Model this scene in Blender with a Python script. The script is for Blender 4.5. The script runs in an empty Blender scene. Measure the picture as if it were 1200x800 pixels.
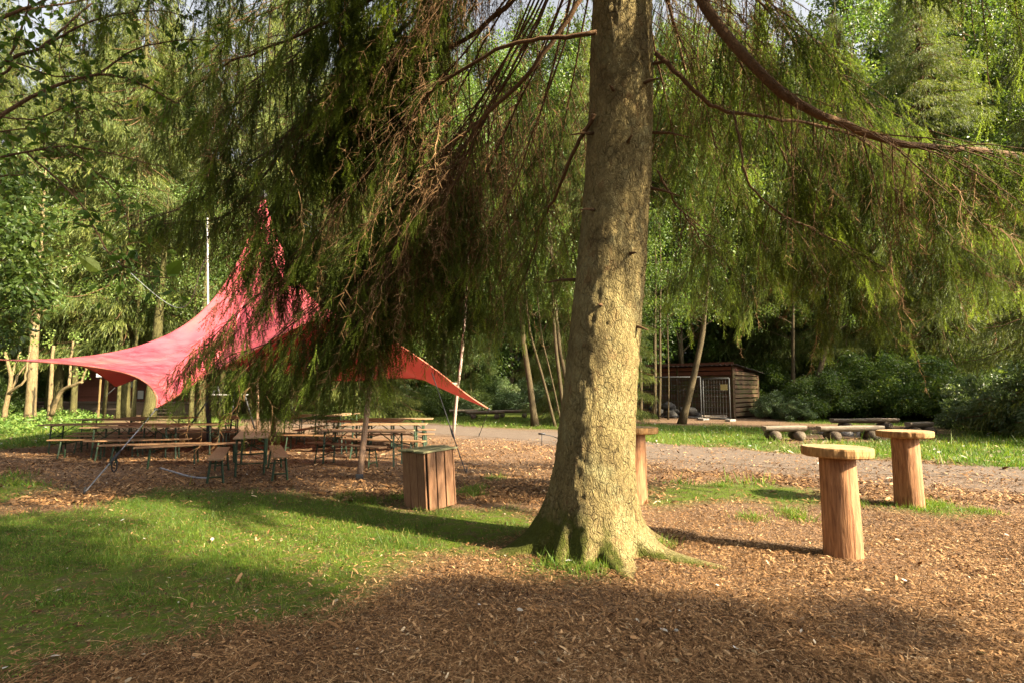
import bpy, math, random
import numpy as np
from mathutils import Vector, Matrix

rng = np.random.default_rng(7)
random.seed(7)
scene = bpy.context.scene
COL = scene.collection
PI = math.pi

# ------------------------------------------------------------------ camera model
F = 620.0
EYE = 1.7
PITCH = math.atan(55.0 / F)
cP, sP = math.cos(PITCH), math.sin(PITCH)
SUN_AZ = math.radians(28)          # from +X towards the camera
SUN_EL = math.radians(31)

def ray(px, py):
    u = (400 - py) / F
    return ((px - 600) / F, cP - u * sP, sP + u * cP)

def G(px, py, z=0.0):
    d = ray(px, py)
    t = (z - EYE) / d[2]
    return (d[0] * t, d[1] * t)

def A(px, py, Y):
    d = ray(px, py)
    t = Y / d[1]
    return (d[0] * t, Y, EYE + d[2] * t)

def proj(X, Y, Z):
    Z = Z - EYE
    f = Y * cP + Z * sP
    u = -Y * sP + Z * cP
    f = np.maximum(f, 1e-3)
    return 600 + F * X / f, 400 - F * u / f

# ------------------------------------------------------------------ mesh helpers
def unit(v):
    v = np.asarray(v, float)
    return v / np.maximum(np.linalg.norm(v, axis=-1, keepdims=True), 1e-9)

class Acc:
    """collects vertex / face arrays that end up as ONE mesh"""
    def __init__(self):
        self.v, self.f, self.t, self.n = [], [], [], 0
    def add(self, v, f, tint=0.5, mat=0):
        v = np.asarray(v, np.float32).reshape(-1, 3)
        f = np.asarray(f, np.int64)
        self.v.append(v)
        self.f.append((f + self.n, mat))
        t = np.empty(len(v), np.float32); t[:] = tint
        self.t.append(t)
        self.n += len(v)
        return self
    def mesh(self, name, mats, smooth=True):
        me = bpy.data.meshes.new(name)
        V = np.concatenate(self.v)
        T = np.concatenate(self.t)
        me.vertices.add(len(V))
        me.vertices.foreach_set("co", V.ravel())
        loops = np.concatenate([f.ravel() for f, m in self.f]).astype(np.int32)
        tot = np.concatenate([np.full(len(f), f.shape[1], np.int32) for f, m in self.f])
        mi = np.concatenate([np.full(len(f), m, np.int32) for f, m in self.f])
        start = np.concatenate([[0], np.cumsum(tot)[:-1]]).astype(np.int32)
        me.loops.add(len(loops)); me.loops.foreach_set("vertex_index", loops)
        me.polygons.add(len(tot))
        me.polygons.foreach_set("loop_start", start)
        me.polygons.foreach_set("loop_total", tot)
        me.polygons.foreach_set("material_index", mi)
        me.polygons.foreach_set("use_smooth", np.full(len(tot), smooth, bool))
        at = me.attributes.new("tint", 'FLOAT', 'POINT')
        at.data.foreach_set("value", T)
        me.update(calc_edges=True)
        me.validate()
        for m in (mats if isinstance(mats, (list, tuple)) else [mats]):
            me.materials.append(m)
        return me

def link(name, me, parent=None, loc=None, rz=0):
    o = bpy.data.objects.new(name, me)
    COL.objects.link(o)
    if parent is not None:
        o.parent = parent
    if loc is not None:
        o.location = loc
    if rz:
        o.rotation_euler = (0, 0, rz)
    return o

def obj(name, acc, mat, parent=None, smooth=True, loc=None):
    return link(name, acc.mesh(name, mat, smooth), parent, loc)

def tag(o, label=None, cat=None, group=None, kind=None):
    if label: o["label"] = label
    if cat: o["category"] = cat
    if group: o["group"] = group
    if kind: o["kind"] = kind
    return o

def thing(name, label, cat, loc=(0, 0, 0), rz=0, group=None):
    o = bpy.data.objects.new(name, None)
    COL.objects.link(o)
    o.empty_display_size = 0.2
    o.location = loc
    o.rotation_euler = (0, 0, rz)
    return tag(o, label, cat, group)

KIDS = {}
def kids(o):
    return [c for c in o.children]

def dup(root, loc, rz=0, label=None, group=None, scale=None, cat=None):
    r = root.copy(); COL.objects.link(r)
    r.location = loc; r.rotation_euler = (0, 0, rz)
    if scale is not None:
        r.scale = scale if isinstance(scale, (tuple, list)) else (scale,) * 3
    if label: r["label"] = label
    if group: r["group"] = group
    if cat: r["category"] = cat
    for ch in list(root.children):
        c = ch.copy(); COL.objects.link(c); c.parent = r
        for g in list(ch.children):
            d = g.copy(); COL.objects.link(d); d.parent = c
    return r

BOXF = np.array([[0, 3, 2, 1], [4, 5, 6, 7], [0, 1, 5, 4], [1, 2, 6, 5], [2, 3, 7, 6], [3, 0, 4, 7]])
def box_v(c, s, rz=0, bev=0):
    x, y, z = s[0] / 2, s[1] / 2, s[2] / 2
    v = np.array([[-x, -y, -z], [x, -y, -z], [x, y, -z], [-x, y, -z], [-x, -y, z], [x, -y, z], [x, y, z], [-x, y, z]])
    if rz:
        c_, s_ = math.cos(rz), math.sin(rz)
        v = v @ np.array([[c_, s_, 0], [-s_, c_, 0], [0, 0, 1]])
    return v + np.array(c)

def add_box(acc, c, s, rz=0, tint=0.5, mat=0, bevel=0.0):
    """box with a small chamfer on all edges when bevel > 0"""
    if bevel <= 0:
        acc.add(box_v(c, s, rz), BOXF, tint, mat); return acc
    x, y, z = s[0] / 2, s[1] / 2, s[2] / 2
    b = min(bevel, x * .9, y * .9, z * .9)
    vs, idx = [], {}
    for sx in (-1, 1):
        for sy in (-1, 1):
            for sz in (-1, 1):
                for ax in range(3):
                    p = [sx * (x - b), sy * (y - b), sz * (z - b)]
                    p[ax] = (sx * x, sy * y, sz * z)[ax]
                    idx[(sx, sy, sz, ax)] = len(vs); vs.append(p)
    fq, ft = [], []
    for ax in range(3):
        o1, o2 = [(1, 2), (2, 0), (0, 1)][ax]
        for sg in (-1, 1):
            q = []
            for a, b_ in ((-1, -1), (1, -1), (1, 1), (-1, 1)):
                k = [0, 0, 0]; k[ax] = sg; k[o1] = a; k[o2] = b_
                q.append(idx[(k[0], k[1], k[2], ax)])
            fq.append(q if sg > 0 else q[::-1])
    for ax in range(3):          # edges parallel to ax
        o1, o2 = [(1, 2), (2, 0), (0, 1)][ax]
        for a in (-1, 1):
            for b_ in (-1, 1):
                k0 = [0, 0, 0]; k0[ax] = -1; k0[o1] = a; k0[o2] = b_
                k1 = list(k0); k1[ax] = 1
                q = [idx[(*k0, o1)], idx[(*k1, o1)], idx[(*k1, o2)], idx[(*k0, o2)]]
                fq.append(q if a * b_ < 0 else q[::-1])
    for sx in (-1, 1):
        for sy in (-1, 1):
            for sz in (-1, 1):
                t = [idx[(sx, sy, sz, 0)], idx[(sx, sy, sz, 1)], idx[(sx, sy, sz, 2)]]
                ft.append(t if sx * sy * sz > 0 else t[::-1])
    v = np.array(vs)
    if rz:
        c_, s_ = math.cos(rz), math.sin(rz)
        v = v @ np.array([[c_, s_, 0], [-s_, c_, 0], [0, 0, 1]])
    v = v + np.array(c)
    n0 = acc.n
    acc.add(v, np.array(fq), tint, mat)
    acc.f.append((np.array(ft) + n0, mat))
    return acc

def frames(P):
    P = np.asarray(P, float)
    T = np.empty_like(P)
    T[1:-1] = P[2:] - P[:-2]; T[0] = P[1] - P[0]; T[-1] = P[-1] - P[-2]
    T = unit(T)
    ref = np.array([0, 0, 1.0]) if abs(T[0][2]) < 0.9 else np.array([1.0, 0, 0])
    U = np.empty_like(P)
    u = unit(np.cross(T[0], ref))
    for i in range(len(P)):
        u = u - T[i] * np.dot(u, T[i]); u = unit(u); U[i] = u
    return T, U, np.cross(T, U)

def add_tube(acc, P, R, n=8, tint=0.5, mat=0, caps=True):
    P = np.asarray(P, float); m = len(P)
    R = np.broadcast_to(np.asarray(R, float), (m,))
    T, U, W = frames(P)
    a = np.arange(n) * 2 * PI / n
    v = P[:, None] + R[:, None, None] * (np.cos(a)[None, :, None] * U[:, None] + np.sin(a)[None, :, None] * W[:, None])
    i = np.arange(m - 1)[:, None] * n; j = np.arange(n)[None]; k = (j + 1) % n
    f = np.stack([i + j, i + k, i + n + k, i + n + j], -1).reshape(-1, 4)
    n0 = acc.n
    acc.add(v.reshape(-1, 3), f, tint, mat)
    if caps:
        acc.f.append(((np.arange(n)[::-1] + n0)[None], mat))
        acc.f.append(((np.arange(n) + n0 + (m - 1) * n)[None], mat))
    return acc

def add_lathe(acc, prof, n=32, c=(0, 0, 0), tint=0.5, mat=0, wob=None, caps=True):
    """prof: list of (r, z); wob(theta, z) multiplies r"""
    prof = np.array(prof, float); m = len(prof)
    a = np.arange(n) * 2 * PI / n
    r = prof[:, 0:1] * np.ones((1, n))
    if wob is not None:
        r = r * wob(a[None], prof[:, 1:2])
    v = np.stack([r * np.cos(a) + c[0], r * np.sin(a) + c[1], prof[:, 1:2] + c[2] + 0 * a], -1)
    i = np.arange(m - 1)[:, None] * n; j = np.arange(n)[None]; k = (j + 1) % n
    f = np.stack([i + j, i + k, i + n + k, i + n + j], -1).reshape(-1, 4)
    n0 = acc.n
    acc.add(v.reshape(-1, 3), f, tint, mat)
    if caps:
        acc.f.append(((np.arange(n)[::-1] + n0)[None], mat))
        acc.f.append(((np.arange(n) + n0 + (m - 1) * n)[None], mat))
    return acc

def scatter(acc, tv, tf, pos, axis, scale, roll=None, tint=0.5, tt=None, mat=0, width=None):
    """copies template (its -Z is turned to axis) to each pos, all in one array"""
    pos = np.asarray(pos, float); N = len(pos)
    if N == 0: return acc
    d = unit(axis) * np.ones((N, 1))
    roll = rng.uniform(0, 2 * PI, N) if roll is None else roll
    ref = np.where(np.abs(d[:, 2:3]) < 0.95, np.array([[0, 0, 1.0]]), np.array([[1.0, 0, 0]]))
    u = unit(np.cross(d, ref)); w = np.cross(d, u)
    c, s = np.cos(roll)[:, None], np.sin(roll)[:, None]
    x = u * c + w * s; y = np.cross(-d, x)
    scale = np.asarray(scale, float) * np.ones(N)
    width = scale if width is None else np.asarray(width, float) * np.ones(N)
    B = np.stack([x * width[:, None], y * width[:, None], -d * scale[:, None]], 1)   # N,3,3
    v = np.einsum('vk,nkj->nvj', tv, B) + pos[:, None]
    f = (tf[None] + (np.arange(N) * len(tv))[:, None, None]).reshape(-1, tf.shape[1])
    t = np.asarray(tint, float) * np.ones(N)
    t = np.repeat(t, len(tv)).reshape(N, -1)
    if tt is not None:
        t = t + tt[None]
    acc.add(v.reshape(-1, 3), f, np.clip(t, 0, 1).ravel(), mat)
    return acc

def bez(pts, n):
    """Catmull-Rom through pts, n samples"""
    P = np.asarray(pts, float)
    P = np.vstack([2 * P[0] - P[1], P, 2 * P[-1] - P[-2]])
    m = len(P) - 3
    t = np.linspace(0, m - 1e-6, n); i = t.astype(int); u = (t - i)[:, None]
    a, b, c, d = P[i], P[i + 1], P[i + 2], P[i + 3]
    return .5 * ((2 * b) + (-a + c) * u + (2 * a - 5 * b + 4 * c - d) * u ** 2 + (-a + 3 * b - 3 * c + d) * u ** 3)

# ------------------------------------------------------------------ value noise for masks
def vnoise(x, y, s, seed=0):
    x = np.asarray(x) / s; y = np.asarray(y) / s
    xi, yi = np.floor(x).astype(np.int64), np.floor(y).astype(np.int64)
    fx, fy = x - xi, y - yi
    fx = fx * fx * (3 - 2 * fx); fy = fy * fy * (3 - 2 * fy)
    def h(a, b):
        n = (a * 374761393 + b * 668265263 + seed * 1442695041) & 0x7fffffff
        n = ((n ^ (n >> 13)) * 1274126177) & 0x7fffffff
        return ((n ^ (n >> 16)) & 0xffff) / 65535.0
    return (h(xi, yi) * (1 - fx) + h(xi + 1, yi) * fx) * (1 - fy) + (h(xi, yi + 1) * (1 - fx) + h(xi + 1, yi + 1) * fx) * fy

# ------------------------------------------------------------------ materials
def nt(name):
    m = bpy.data.materials.new(name); m.use_nodes = True
    t = m.node_tree
    b = t.nodes["Principled BSDF"]
    return m, t, b

def N(t, kind, **kw):
    n = t.nodes.new(kind)
    for k, v in kw.items():
        if k in n.inputs: n.inputs[k].default_value = v
        else: setattr(n, k, v)
    return n

def ramp(t, stops, fac=None):
    r = t.nodes.new("ShaderNodeValToRGB")
    e = r.color_ramp.elements
    while len(e) > 1: e.remove(e[-1])
    e[0].position, e[0].color = stops[0][0], (*stops[0][1], 1)
    for p, c in stops[1:]:
        x = e.new(p); x.color = (*c, 1)
    if fac is not None: t.links.new(fac, r.inputs[0])
    return r

def mixc(t, fac, a, b, mode='MIX'):
    m = t.nodes.new("ShaderNodeMix"); m.data_type = 'RGBA'; m.blend_type = mode
    for sock, v in ((m.inputs[0], fac), (m.inputs[6], a), (m.inputs[7], b)):
        if hasattr(v, "links"): t.links.new(v, sock)
        elif isinstance(v, (int, float)): sock.default_value = v
        else: sock.default_value = (*v, 1)
    return m.outputs[2]

def coords(t, kind="Object", scale=(1, 1, 1), rot=(0, 0, 0)):
    c = t.nodes.new("ShaderNodeTexCoord"); mp = t.nodes.new("ShaderNodeMapping")
    mp.inputs["Scale"].default_value = scale; mp.inputs["Rotation"].default_value = rot
    t.links.new(c.outputs[kind], mp.inputs[0])
    return mp.outputs[0]

def noise(t, co, scale, detail=4, rough=.55, dist=0):
    n = N(t, "ShaderNodeTexNoise", Scale=scale, Detail=detail, Roughness=rough, Distortion=dist)
    t.links.new(co, n.inputs["Vector"])
    return n.outputs["Fac"]

def bump(t, b, h, strength=.5, dist=.02):
    n = N(t, "ShaderNodeBump", Strength=strength, Distance=dist)
    t.links.new(h, n.inputs["Height"]); t.links.new(n.outputs[0], b.inputs["Normal"])
    return n

def attr(t, name="tint"):
    a = t.nodes.new("ShaderNodeAttribute"); a.attribute_name = name
    return a.outputs["Fac"]

def objrand(t):
    return t.nodes.new("ShaderNodeObjectInfo").outputs["Random"]

def mat_leaf(name, stops, transl=.35, rough=.5, spec=.3, vary=.25, transl_tint=(1.0, 1.0, .5)):
    m, t, b = nt(name)
    r = ramp(t, stops, attr(t))
    hs = t.nodes.new("ShaderNodeHueSaturation")
    mr = N(t, "ShaderNodeMapRange"); mr.inputs[3].default_value = 1 - vary; mr.inputs[4].default_value = 1 + vary
    t.links.new(objrand(t), mr.inputs[0]); t.links.new(mr.outputs[0], hs.inputs["Value"])
    t.links.new(r.outputs[0], hs.inputs["Color"])
    t.links.new(hs.outputs[0], b.inputs["Base Color"])
    b.inputs["Roughness"].default_value = rough
    b.inputs["Specular IOR Level"].default_value = spec
    tr = t.nodes.new("ShaderNodeBsdfTranslucent")
    c2 = mixc(t, 1.0, hs.outputs[0], transl_tint, 'MULTIPLY')
    g = t.nodes.new("ShaderNodeHueSaturation"); g.inputs["Value"].default_value = 1.5
    t.links.new(c2, g.inputs["Color"]); t.links.new(g.outputs[0], tr.inputs["Color"])
    mx = t.nodes.new("ShaderNodeMixShader"); mx.inputs[0].default_value = transl
    t.links.new(b.outputs[0], mx.inputs[1]); t.links.new(tr.outputs[0], mx.inputs[2])
    t.links.new(mx.outputs[0], t.nodes["Material Output"].inputs[0])
    return m

def mat_wood(name, stops, scale=(12, 12, 1.2), rough=.75, bumpst=.3, grain=6, tintvar=.25, spec=.3, moss=None):
    m, t, b = nt(name)
    co = coords(t, "Object", scale)
    n1 = noise(t, co, grain, 5, .6, .8)
    r = ramp(t, stops, n1)
    hs = t.nodes.new("ShaderNodeHueSaturation")
    mr = N(t, "ShaderNodeMapRange"); mr.inputs[3].default_value = 1 - tintvar; mr.inputs[4].default_value = 1 + tintvar
    t.links.new(attr(t), mr.inputs[0]); t.links.new(mr.outputs[0], hs.inputs["Value"])
    t.links.new(r.outputs[0], hs.inputs["Color"])
    col = hs.outputs[0]
    if moss:
        n2 = noise(t, coords(t, "Object"), 3.5, 5, .65)
        rr = ramp(t, [(.45, (0, 0, 0)), (.65, (1, 1, 1))], n2)
        col = mixc(t, rr.outputs[0], col, moss)
    t.links.new(col, b.inputs["Base Color"])
    b.inputs["Roughness"].default_value = rough
    b.inputs["Specular IOR Level"].default_value = spec
    bump(t, b, n1, bumpst, .01)
    return m

def mat_plain(name, col, rough=.6, metal=0, var=.15, scale=8, spec=.4, bumpst=.1):
    m, t, b = nt(name)
    n1 = noise(t, coords(t, "Object"), scale, 5, .6)
    d = tuple(c * (1 - var) for c in col); l = tuple(min(1, c * (1 + var)) for c in col)
    r = ramp(t, [(.3, d), (.7, l)], n1)
    t.links.new(r.outputs[0], b.inputs["Base Color"])
    b.inputs["Roughness"].default_value = rough; b.inputs["Metallic"].default_value = metal
    b.inputs["Specular IOR Level"].default_value = spec
    if bumpst: bump(t, b, n1, bumpst, .01)
    return m

def mat_bark(name, dark, mid, light, scale=(1, 1, .35), vor=14, st=.9, dist=.03, moss=None, moss_h=.6):
    m, t, b = nt(name)
    co0 = coords(t, "Object", scale)
    def warp(src, sc, amt):
        nw = N(t, "ShaderNodeTexNoise", Scale=sc, Detail=4.0); t.links.new(src, nw.inputs["Vector"])
        ce = t.nodes.new("ShaderNodeVectorMath"); ce.operation = 'SUBTRACT'; ce.inputs[1].default_value = (.5, .5, .5)
        t.links.new(nw.outputs["Color"], ce.inputs[0])
        s_ = t.nodes.new("ShaderNodeVectorMath"); s_.operation = 'SCALE'; s_.inputs["Scale"].default_value = amt
        t.links.new(ce.outputs[0], s_.inputs[0])
        ad = t.nodes.new("ShaderNodeVectorMath"); t.links.new(src, ad.inputs[0]); t.links.new(s_.outputs[0], ad.inputs[1])
        return ad.outputs[0]
    wv = warp(co0, vor * .35, 1.6 / vor)
    wv = warp(wv, vor * 1.3, .5 / vor)
    def crackmap(sc, lo, hi):
        v = N(t, "ShaderNodeTexVoronoi", Scale=sc); v.feature = 'DISTANCE_TO_EDGE'; t.links.new(wv, v.inputs["Vector"])
        return ramp(t, [(0, (0, 0, 0)), (lo, (.55, .55, .55)), (hi, (1, 1, 1))], v.outputs["Distance"]).outputs[0]
    ck1 = crackmap(vor, .035, .12); ck2 = crackmap(vor * 2.4, .05, .2)
    n1 = noise(t, co0, vor * 1.6, 8, .72)
    n2 = noise(t, coords(t, "Object"), 1.3, 5, .65)
    n4 = noise(t, coords(t, "Object", (1, 1, .5)), vor * 4, 4, .7)
    gap = ramp(t, [(.36, (1, 1, 1)), (.6, (0, 0, 0))], noise(t, co0, vor * .5, 3, .6)).outputs[0]   # cracks fade out in places
    ck1s = mixc(t, gap, ck1, (1, 1, 1))
    c1 = ramp(t, [(.28, dark), (.5, mid), (.74, light)], n1).outputs[0]
    col = mixc(t, .5, c1, ramp(t, [(.35, dark), (.5, mid), (.68, light)], n2).outputs[0])
    col = mixc(t, mixc(t, .42, ck1s, (1, 1, 1)), tuple(c * .3 for c in dark), col)
    col = mixc(t, mixc(t, .6, ck2, (1, 1, 1)), tuple(c * .5 for c in dark), col)
    if vor == 19:
        # paler lichen patches and red-brown scales where the bark has flaked
        nl_ = noise(t, coords(t, 'Object', (1, 1, .7)), 3.2, 6, .7, .4)
        col = mixc(t, ramp(t, [(.52, (0, 0, 0)), (.70, (.4, .4, .4))], nl_).outputs[0], col, (.36, .36, .19))
        nr_ = noise(t, coords(t, 'Object', (1, 1, .6)), 5.5, 6, .75)
        col = mixc(t, ramp(t, [(.56, (0, 0, 0)), (.70, (.75, .75, .75))], nr_).outputs[0], col, (.20, .105, .045))
    if moss:
        # moss: near the ground and on the side away from the sun
        g = t.nodes.new("ShaderNodeNewGeometry"); sx = t.nodes.new("ShaderNodeSeparateXYZ")
        t.links.new(g.outputs["Position"], sx.inputs[0])
        h = N(t, "ShaderNodeMapRange"); h.inputs[1].default_value = moss_h; h.inputs[2].default_value = .1
        t.links.new(sx.outputs[2], h.inputs[0])
        nx = t.nodes.new("ShaderNodeSeparateXYZ"); t.links.new(g.outputs["Normal"], nx.inputs[0])
        sd = N(t, "ShaderNodeMapRange"); sd.inputs[1].default_value = .75; sd.inputs[2].default_value = -.6
        t.links.new(nx.outputs[0], sd.inputs[0])
        mu = N(t, "ShaderNodeMath", operation='MULTIPLY')
        t.links.new(h.outputs[0], mu.inputs[0]); t.links.new(sd.outputs[0], mu.inputs[1])
        n3 = noise(t, coords(t, "Object"), 7, 6, .7)
        m2 = N(t, "ShaderNodeMath", operation='MULTIPLY'); t.links.new(mu.outputs[0], m2.inputs[0]); t.links.new(n3, m2.inputs[1])
        rr = ramp(t, [(.17, (0, 0, 0)), (.33, (1, 1, 1))], m2.outputs[0])
        col = mixc(t, mixc(t, .6, rr.outputs[0], (0, 0, 0)) if False else rr.outputs[0], col, mixc(t, n4, tuple(c * .5 for c in moss), tuple(min(1, c * 1.5) for c in moss)))
    t.links.new(col, b.inputs["Base Color"])
    b.inputs["Roughness"].default_value = .9; b.inputs["Specular IOR Level"].default_value = .15
    def madd(a, k, c):
        mh = N(t, "ShaderNodeMath", operation='MULTIPLY_ADD'); mh.inputs[1].default_value = k
        t.links.new(a, mh.inputs[0])
        if c is None: mh.inputs[2].default_value = 0
        else: t.links.new(c, mh.inputs[2])
        return mh.outputs[0]
    hgt = madd(n1, 1.1, madd(ck2, .28, madd(ck1s, .7, madd(n4, .25, None))))
    bump(t, b, hgt, st, dist)
    return m

M = {}
M['needle'] = mat_leaf('spruce needles', [(0, (.030, .050, .013)), (.3, (.062, .086, .019)), (.55, (.088, .122, .026)), (.78, (.14, .185, .034)), (1, (.235, .315, .052))], .45, .5, .3, .05)
M['needle_far'] = mat_leaf('forest needles', [(0, (.035, .06, .015)), (.5, (.085, .11, .024)), (1, (.18, .19, .04))], .35, .5, .3, .3)
M['deadtwig'] = mat_leaf('dead spruce twigs', [(0, (.06, .036, .018)), (.5, (.15, .085, .04)), (1, (.30, .19, .095))], .12, .8, .1, .05)
M['leaf'] = mat_leaf('broad leaves', [(0, (.035, .07, .016)), (.5, (.075, .125, .024)), (1, (.16, .20, .04))], .45, .4, .4, .25)
M['leaf_shrub'] = mat_leaf('shrub leaves', [(0, (.045, .075, .028)), (.5, (.095, .14, .055)), (1, (.18, .22, .10))], .35, .35, .5, .3)
M['leaf_near'] = mat_leaf('near leaves', [(0, (.03, .06, .012)), (.5, (.065, .12, .02)), (1, (.15, .20, .035))], .5, .5, .2, .05)
M['grass'] = mat_leaf('grass blades', [(0, (.040, .085, .010)), (.5, (.085, .16, .016)), (.85, (.17, .215, .028)), (1, (.25, .22, .07))], .35, .5, .3, .02)
M['nettle'] = mat_leaf('ground cover leaves', [(0, (.04, .085, .015)), (.5, (.08, .15, .025)), (1, (.16, .22, .05))], .35, .5, .3, .02)
M['chip'] = mat_leaf('wood chips', [(0, (.05, .024, .010)), (.3, (.14, .072, .030)), (.6, (.275, .152, .068)), (.85, (.43, .27, .135)), (1, (.60, .46, .29))], .0, .85, .15, .0)
M['deadleaf'] = mat_leaf('fallen leaves', [(0, (.10, .06, .03)), (.5, (.27, .20, .11)), (.8, (.36, .34, .30)), (1, (.46, .46, .45))], .1, .7, .25, .0)
M['bark'] = mat_bark('spruce bark', (.10, .070, .032), (.25, .195, .082), (.42, .35, .155), (1, 1, .5), 19, 1.0, .042, (.075, .085, .014), .8)
M['limb'] = mat_bark('limb bark', (.060, .035, .018), (.12, .068, .034), (.19, .115, .058), (1, 1, 1), 30, .7, .01)
M['bark_far'] = mat_bark('forest bark', (.035, .030, .012), (.075, .068, .024), (.125, .115, .042), (1, 1, .3), 9, .8, .03)
M['bark_pale'] = mat_bark('pale bark', (.085, .063, .03), (.16, .12, .058), (.24, .185, .095), (1, 1, .3), 9, .5, .02)
M['bark_thin'] = mat_bark('thin trunk bark', (.035, .026, .015), (.07, .054, .028), (.11, .085, .048), (1, 1, .3), 16, .7, .015)

# ------------------------------------------------------------------ masks of the ground, in world coordinates
LAWN_PX = [
    [(-500, 560), (-40, 597), (90, 600), (125, 585), (200, 569), (300, 577), (400, 583), (460, 592), (520, 600), (600, 601), (632, 607), (628, 640), (560, 646), (500, 655), (455, 672), (425, 700), (370, 722), (260, 735), (160, 755), (60, 790), (-40, 840), (-500, 850)],
    [(-40, 560), (30, 558), (45, 572), (15, 590), (-40, 592)],
    [(612, 652), (690, 640), (735, 662), (700, 676), (615, 676)],
    [(752, 570), (800, 565), (880, 566), (962, 577), (960, 590), (880, 588), (800, 586), (752, 592)],
    [(1040, 588), (1075, 580), (1108, 584), (1112, 598), (1080, 604), (1045, 600)],
    [(750, 497), (850, 497), (960, 505), (905, 517), (1000, 536), (920, 528), (850, 522), (750, 520)],
    [(900, 484), (1000, 487), (1300, 487), (1300, 552), (1180, 548), (1090, 540), (980, 532), (940, 522), (965, 517), (1100, 516), (1120, 500), (930, 495)],
    [(470, 463), (700, 463), (700, 503), (640, 503), (560, 500), (470, 494)],
    [(-400, 478), (60, 482), (110, 492), (120, 505), (75, 522), (-400, 540)],
    [(270, 470), (470, 468), (470, 490), (270, 490)],
    [(212, 470), (280, 474), (280, 500), (212, 498)],
]
PATH_PX = [(1500, 548), (1200, 547), (1080, 543), (960, 535), (860, 525), (760, 521), (690, 505), (600, 503), (500, 496), (380, 494), (330, 497), (420, 503), (520, 511), (620, 518), (700, 534), (790, 545), (900, 556), (1050, 568), (1200, 577), (1500, 585)]

def inpoly(px, py, poly):
    c = np.zeros(px.shape, bool)
    n = len(poly)
    for i in range(n):
        x1, y1 = poly[i]; x2, y2 = poly[(i + 1) % n]
        cond = (y1 > py) != (y2 > py)
        xi = (x2 - x1) * (py - y1) / ((y2 - y1) if y2 != y1 else 1e-9) + x1
        c ^= cond & (px < xi)
    return c

def in_mask(X, Y, polys, jit=1.0):
    """point tests against outlines drawn on the ground, with a ragged edge"""
    wob = np.clip(.035 * Y, .12, .6) * jit
    X2 = X + (vnoise(X, Y, .45, 3) - .5) * 2.2 * wob + (vnoise(X, Y, .12, 5) - .5) * 1.6 * wob
    Y2 = Y + (vnoise(X, Y, .5, 9) - .5) * 2.2 * wob + (vnoise(X, Y, .13, 4) - .5) * 1.6 * wob
    px, py = proj(X2, np.maximum(Y2, .6), np.zeros_like(X))
    m = np.zeros(X.shape, bool)
    for p in polys: m |= inpoly(px, py, p)
    return m & (Y > .6)

def soft_mask(X, Y, polys):
    s = np.zeros(X.shape)
    for dx, dy in ((0, 0), (.15, .1), (-.15, .12), (.1, -.15), (-.12, -.1), (.28, 0), (-.28, .05), (0, .3)):
        s += in_mask(X + dx, Y + dy, polys)
    return s / 8

def relief(X, Y):
    h = (vnoise(X, Y, 2.3, 21) - .5) * .05 + (vnoise(X, Y, .7, 22) - .5) * .025
    fade = np.clip((40 - np.abs(Y)) / 20, 0, 1)
    d = np.hypot(X - TRX, Y - TRY)
    return h * fade + .07 * np.exp(-(d / .75) ** 2)

TRX, TRY = G(704, 646)[0], G(704, 646)[1]

# ------------------------------------------------------------------ ground
def axis_grid(a, b, fine0, fine1, step, grow=1.25):
    x = list(np.arange(fine0, fine1 + 1e-6, step))
    s = step; p = fine1
    while p < b:
        s *= grow; p += s; x.append(p)
    s = step; p = fine0; l = []
    while p > a:
        s *= grow; p -= s; l.append(p)
    return np.array(l[::-1] + x)

gx = axis_grid(-900, 900, -14, 14, .11)
gy = axis_grid(-400, 1500, 1.5, 22, .11)
XX, YY = np.meshgrid(gx, gy)
ZZ = relief(XX, YY)
lawn_m = soft_mask(XX, YY, LAWN_PX); path_m = soft_mask(XX, YY, [PATH_PX])

m, t, b = nt('forest ground')
co = coords(t, "Object")
a_l = attr(t, "lawn"); a_p = attr(t, "path")
nf = noise(t, co, 60, 8, .75); nm = noise(t, co, 7, 6, .65); nb = noise(t, co, .8, 4, .6)
vo = N(t, "ShaderNodeTexVoronoi", Scale=38.0); t.links.new(co, vo.inputs["Vector"])
sepc = t.nodes.new("ShaderNodeSeparateColor"); t.links.new(vo.outputs["Color"], sepc.inputs[0])
chipc = ramp(t, [(0, (.045, .025, .014)), (.35, (.11, .062, .036)), (.7, (.19, .12, .07)), (.93, (.28, .19, .12)), (1, (.42, .33, .25))], sepc.outputs[0])
soil = ramp(t, [(.3, (.06, .034, .02)), (.7, (.17, .105, .062))], nf)
base = mixc(t, .6, chipc.outputs[0], soil.outputs[0])
base = mixc(t, ramp(t, [(.35, (0, 0, 0)), (.75, (.5, .5, .5))], nb).outputs[0], base, (.12, .085, .06))
lawnc = ramp(t, [(.3, (.034, .056, .006)), (.55, (.062, .098, .009)), (.8, (.10, .095, .022))], nm)
lm = N(t, "ShaderNodeMath", operation='MULTIPLY'); t.links.new(a_l, lm.inputs[0])
lr = ramp(t, [(.3, (.35, .35, .35)), (.55, (1, 1, 1))], nm); t.links.new(lr.outputs[0], lm.inputs[1])
c1 = mixc(t, lm.outputs[0], base, lawnc.outputs[0])
pathc = ramp(t, [(.25, (.072, .058, .047)), (.6, (.115, .092, .075)), (.85, (.16, .13, .108))], nm)
pathc2 = mixc(t, .35, pathc.outputs[0], chipc.outputs[0])
c2 = mixc(t, a_p, c1, pathc2)
t.links.new(c2, b.inputs["Base Color"]); b.inputs["Roughness"].default_value = .95; b.inputs["Specular IOR Level"].default_value = .1
hm = N(t, "ShaderNodeMath", operation='ADD'); t.links.new(nf, hm.inputs[0]); t.links.new(vo.outputs["Distance"], hm.inputs[1])
bump(t, b, hm.outputs[0], .55, .02)
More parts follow.
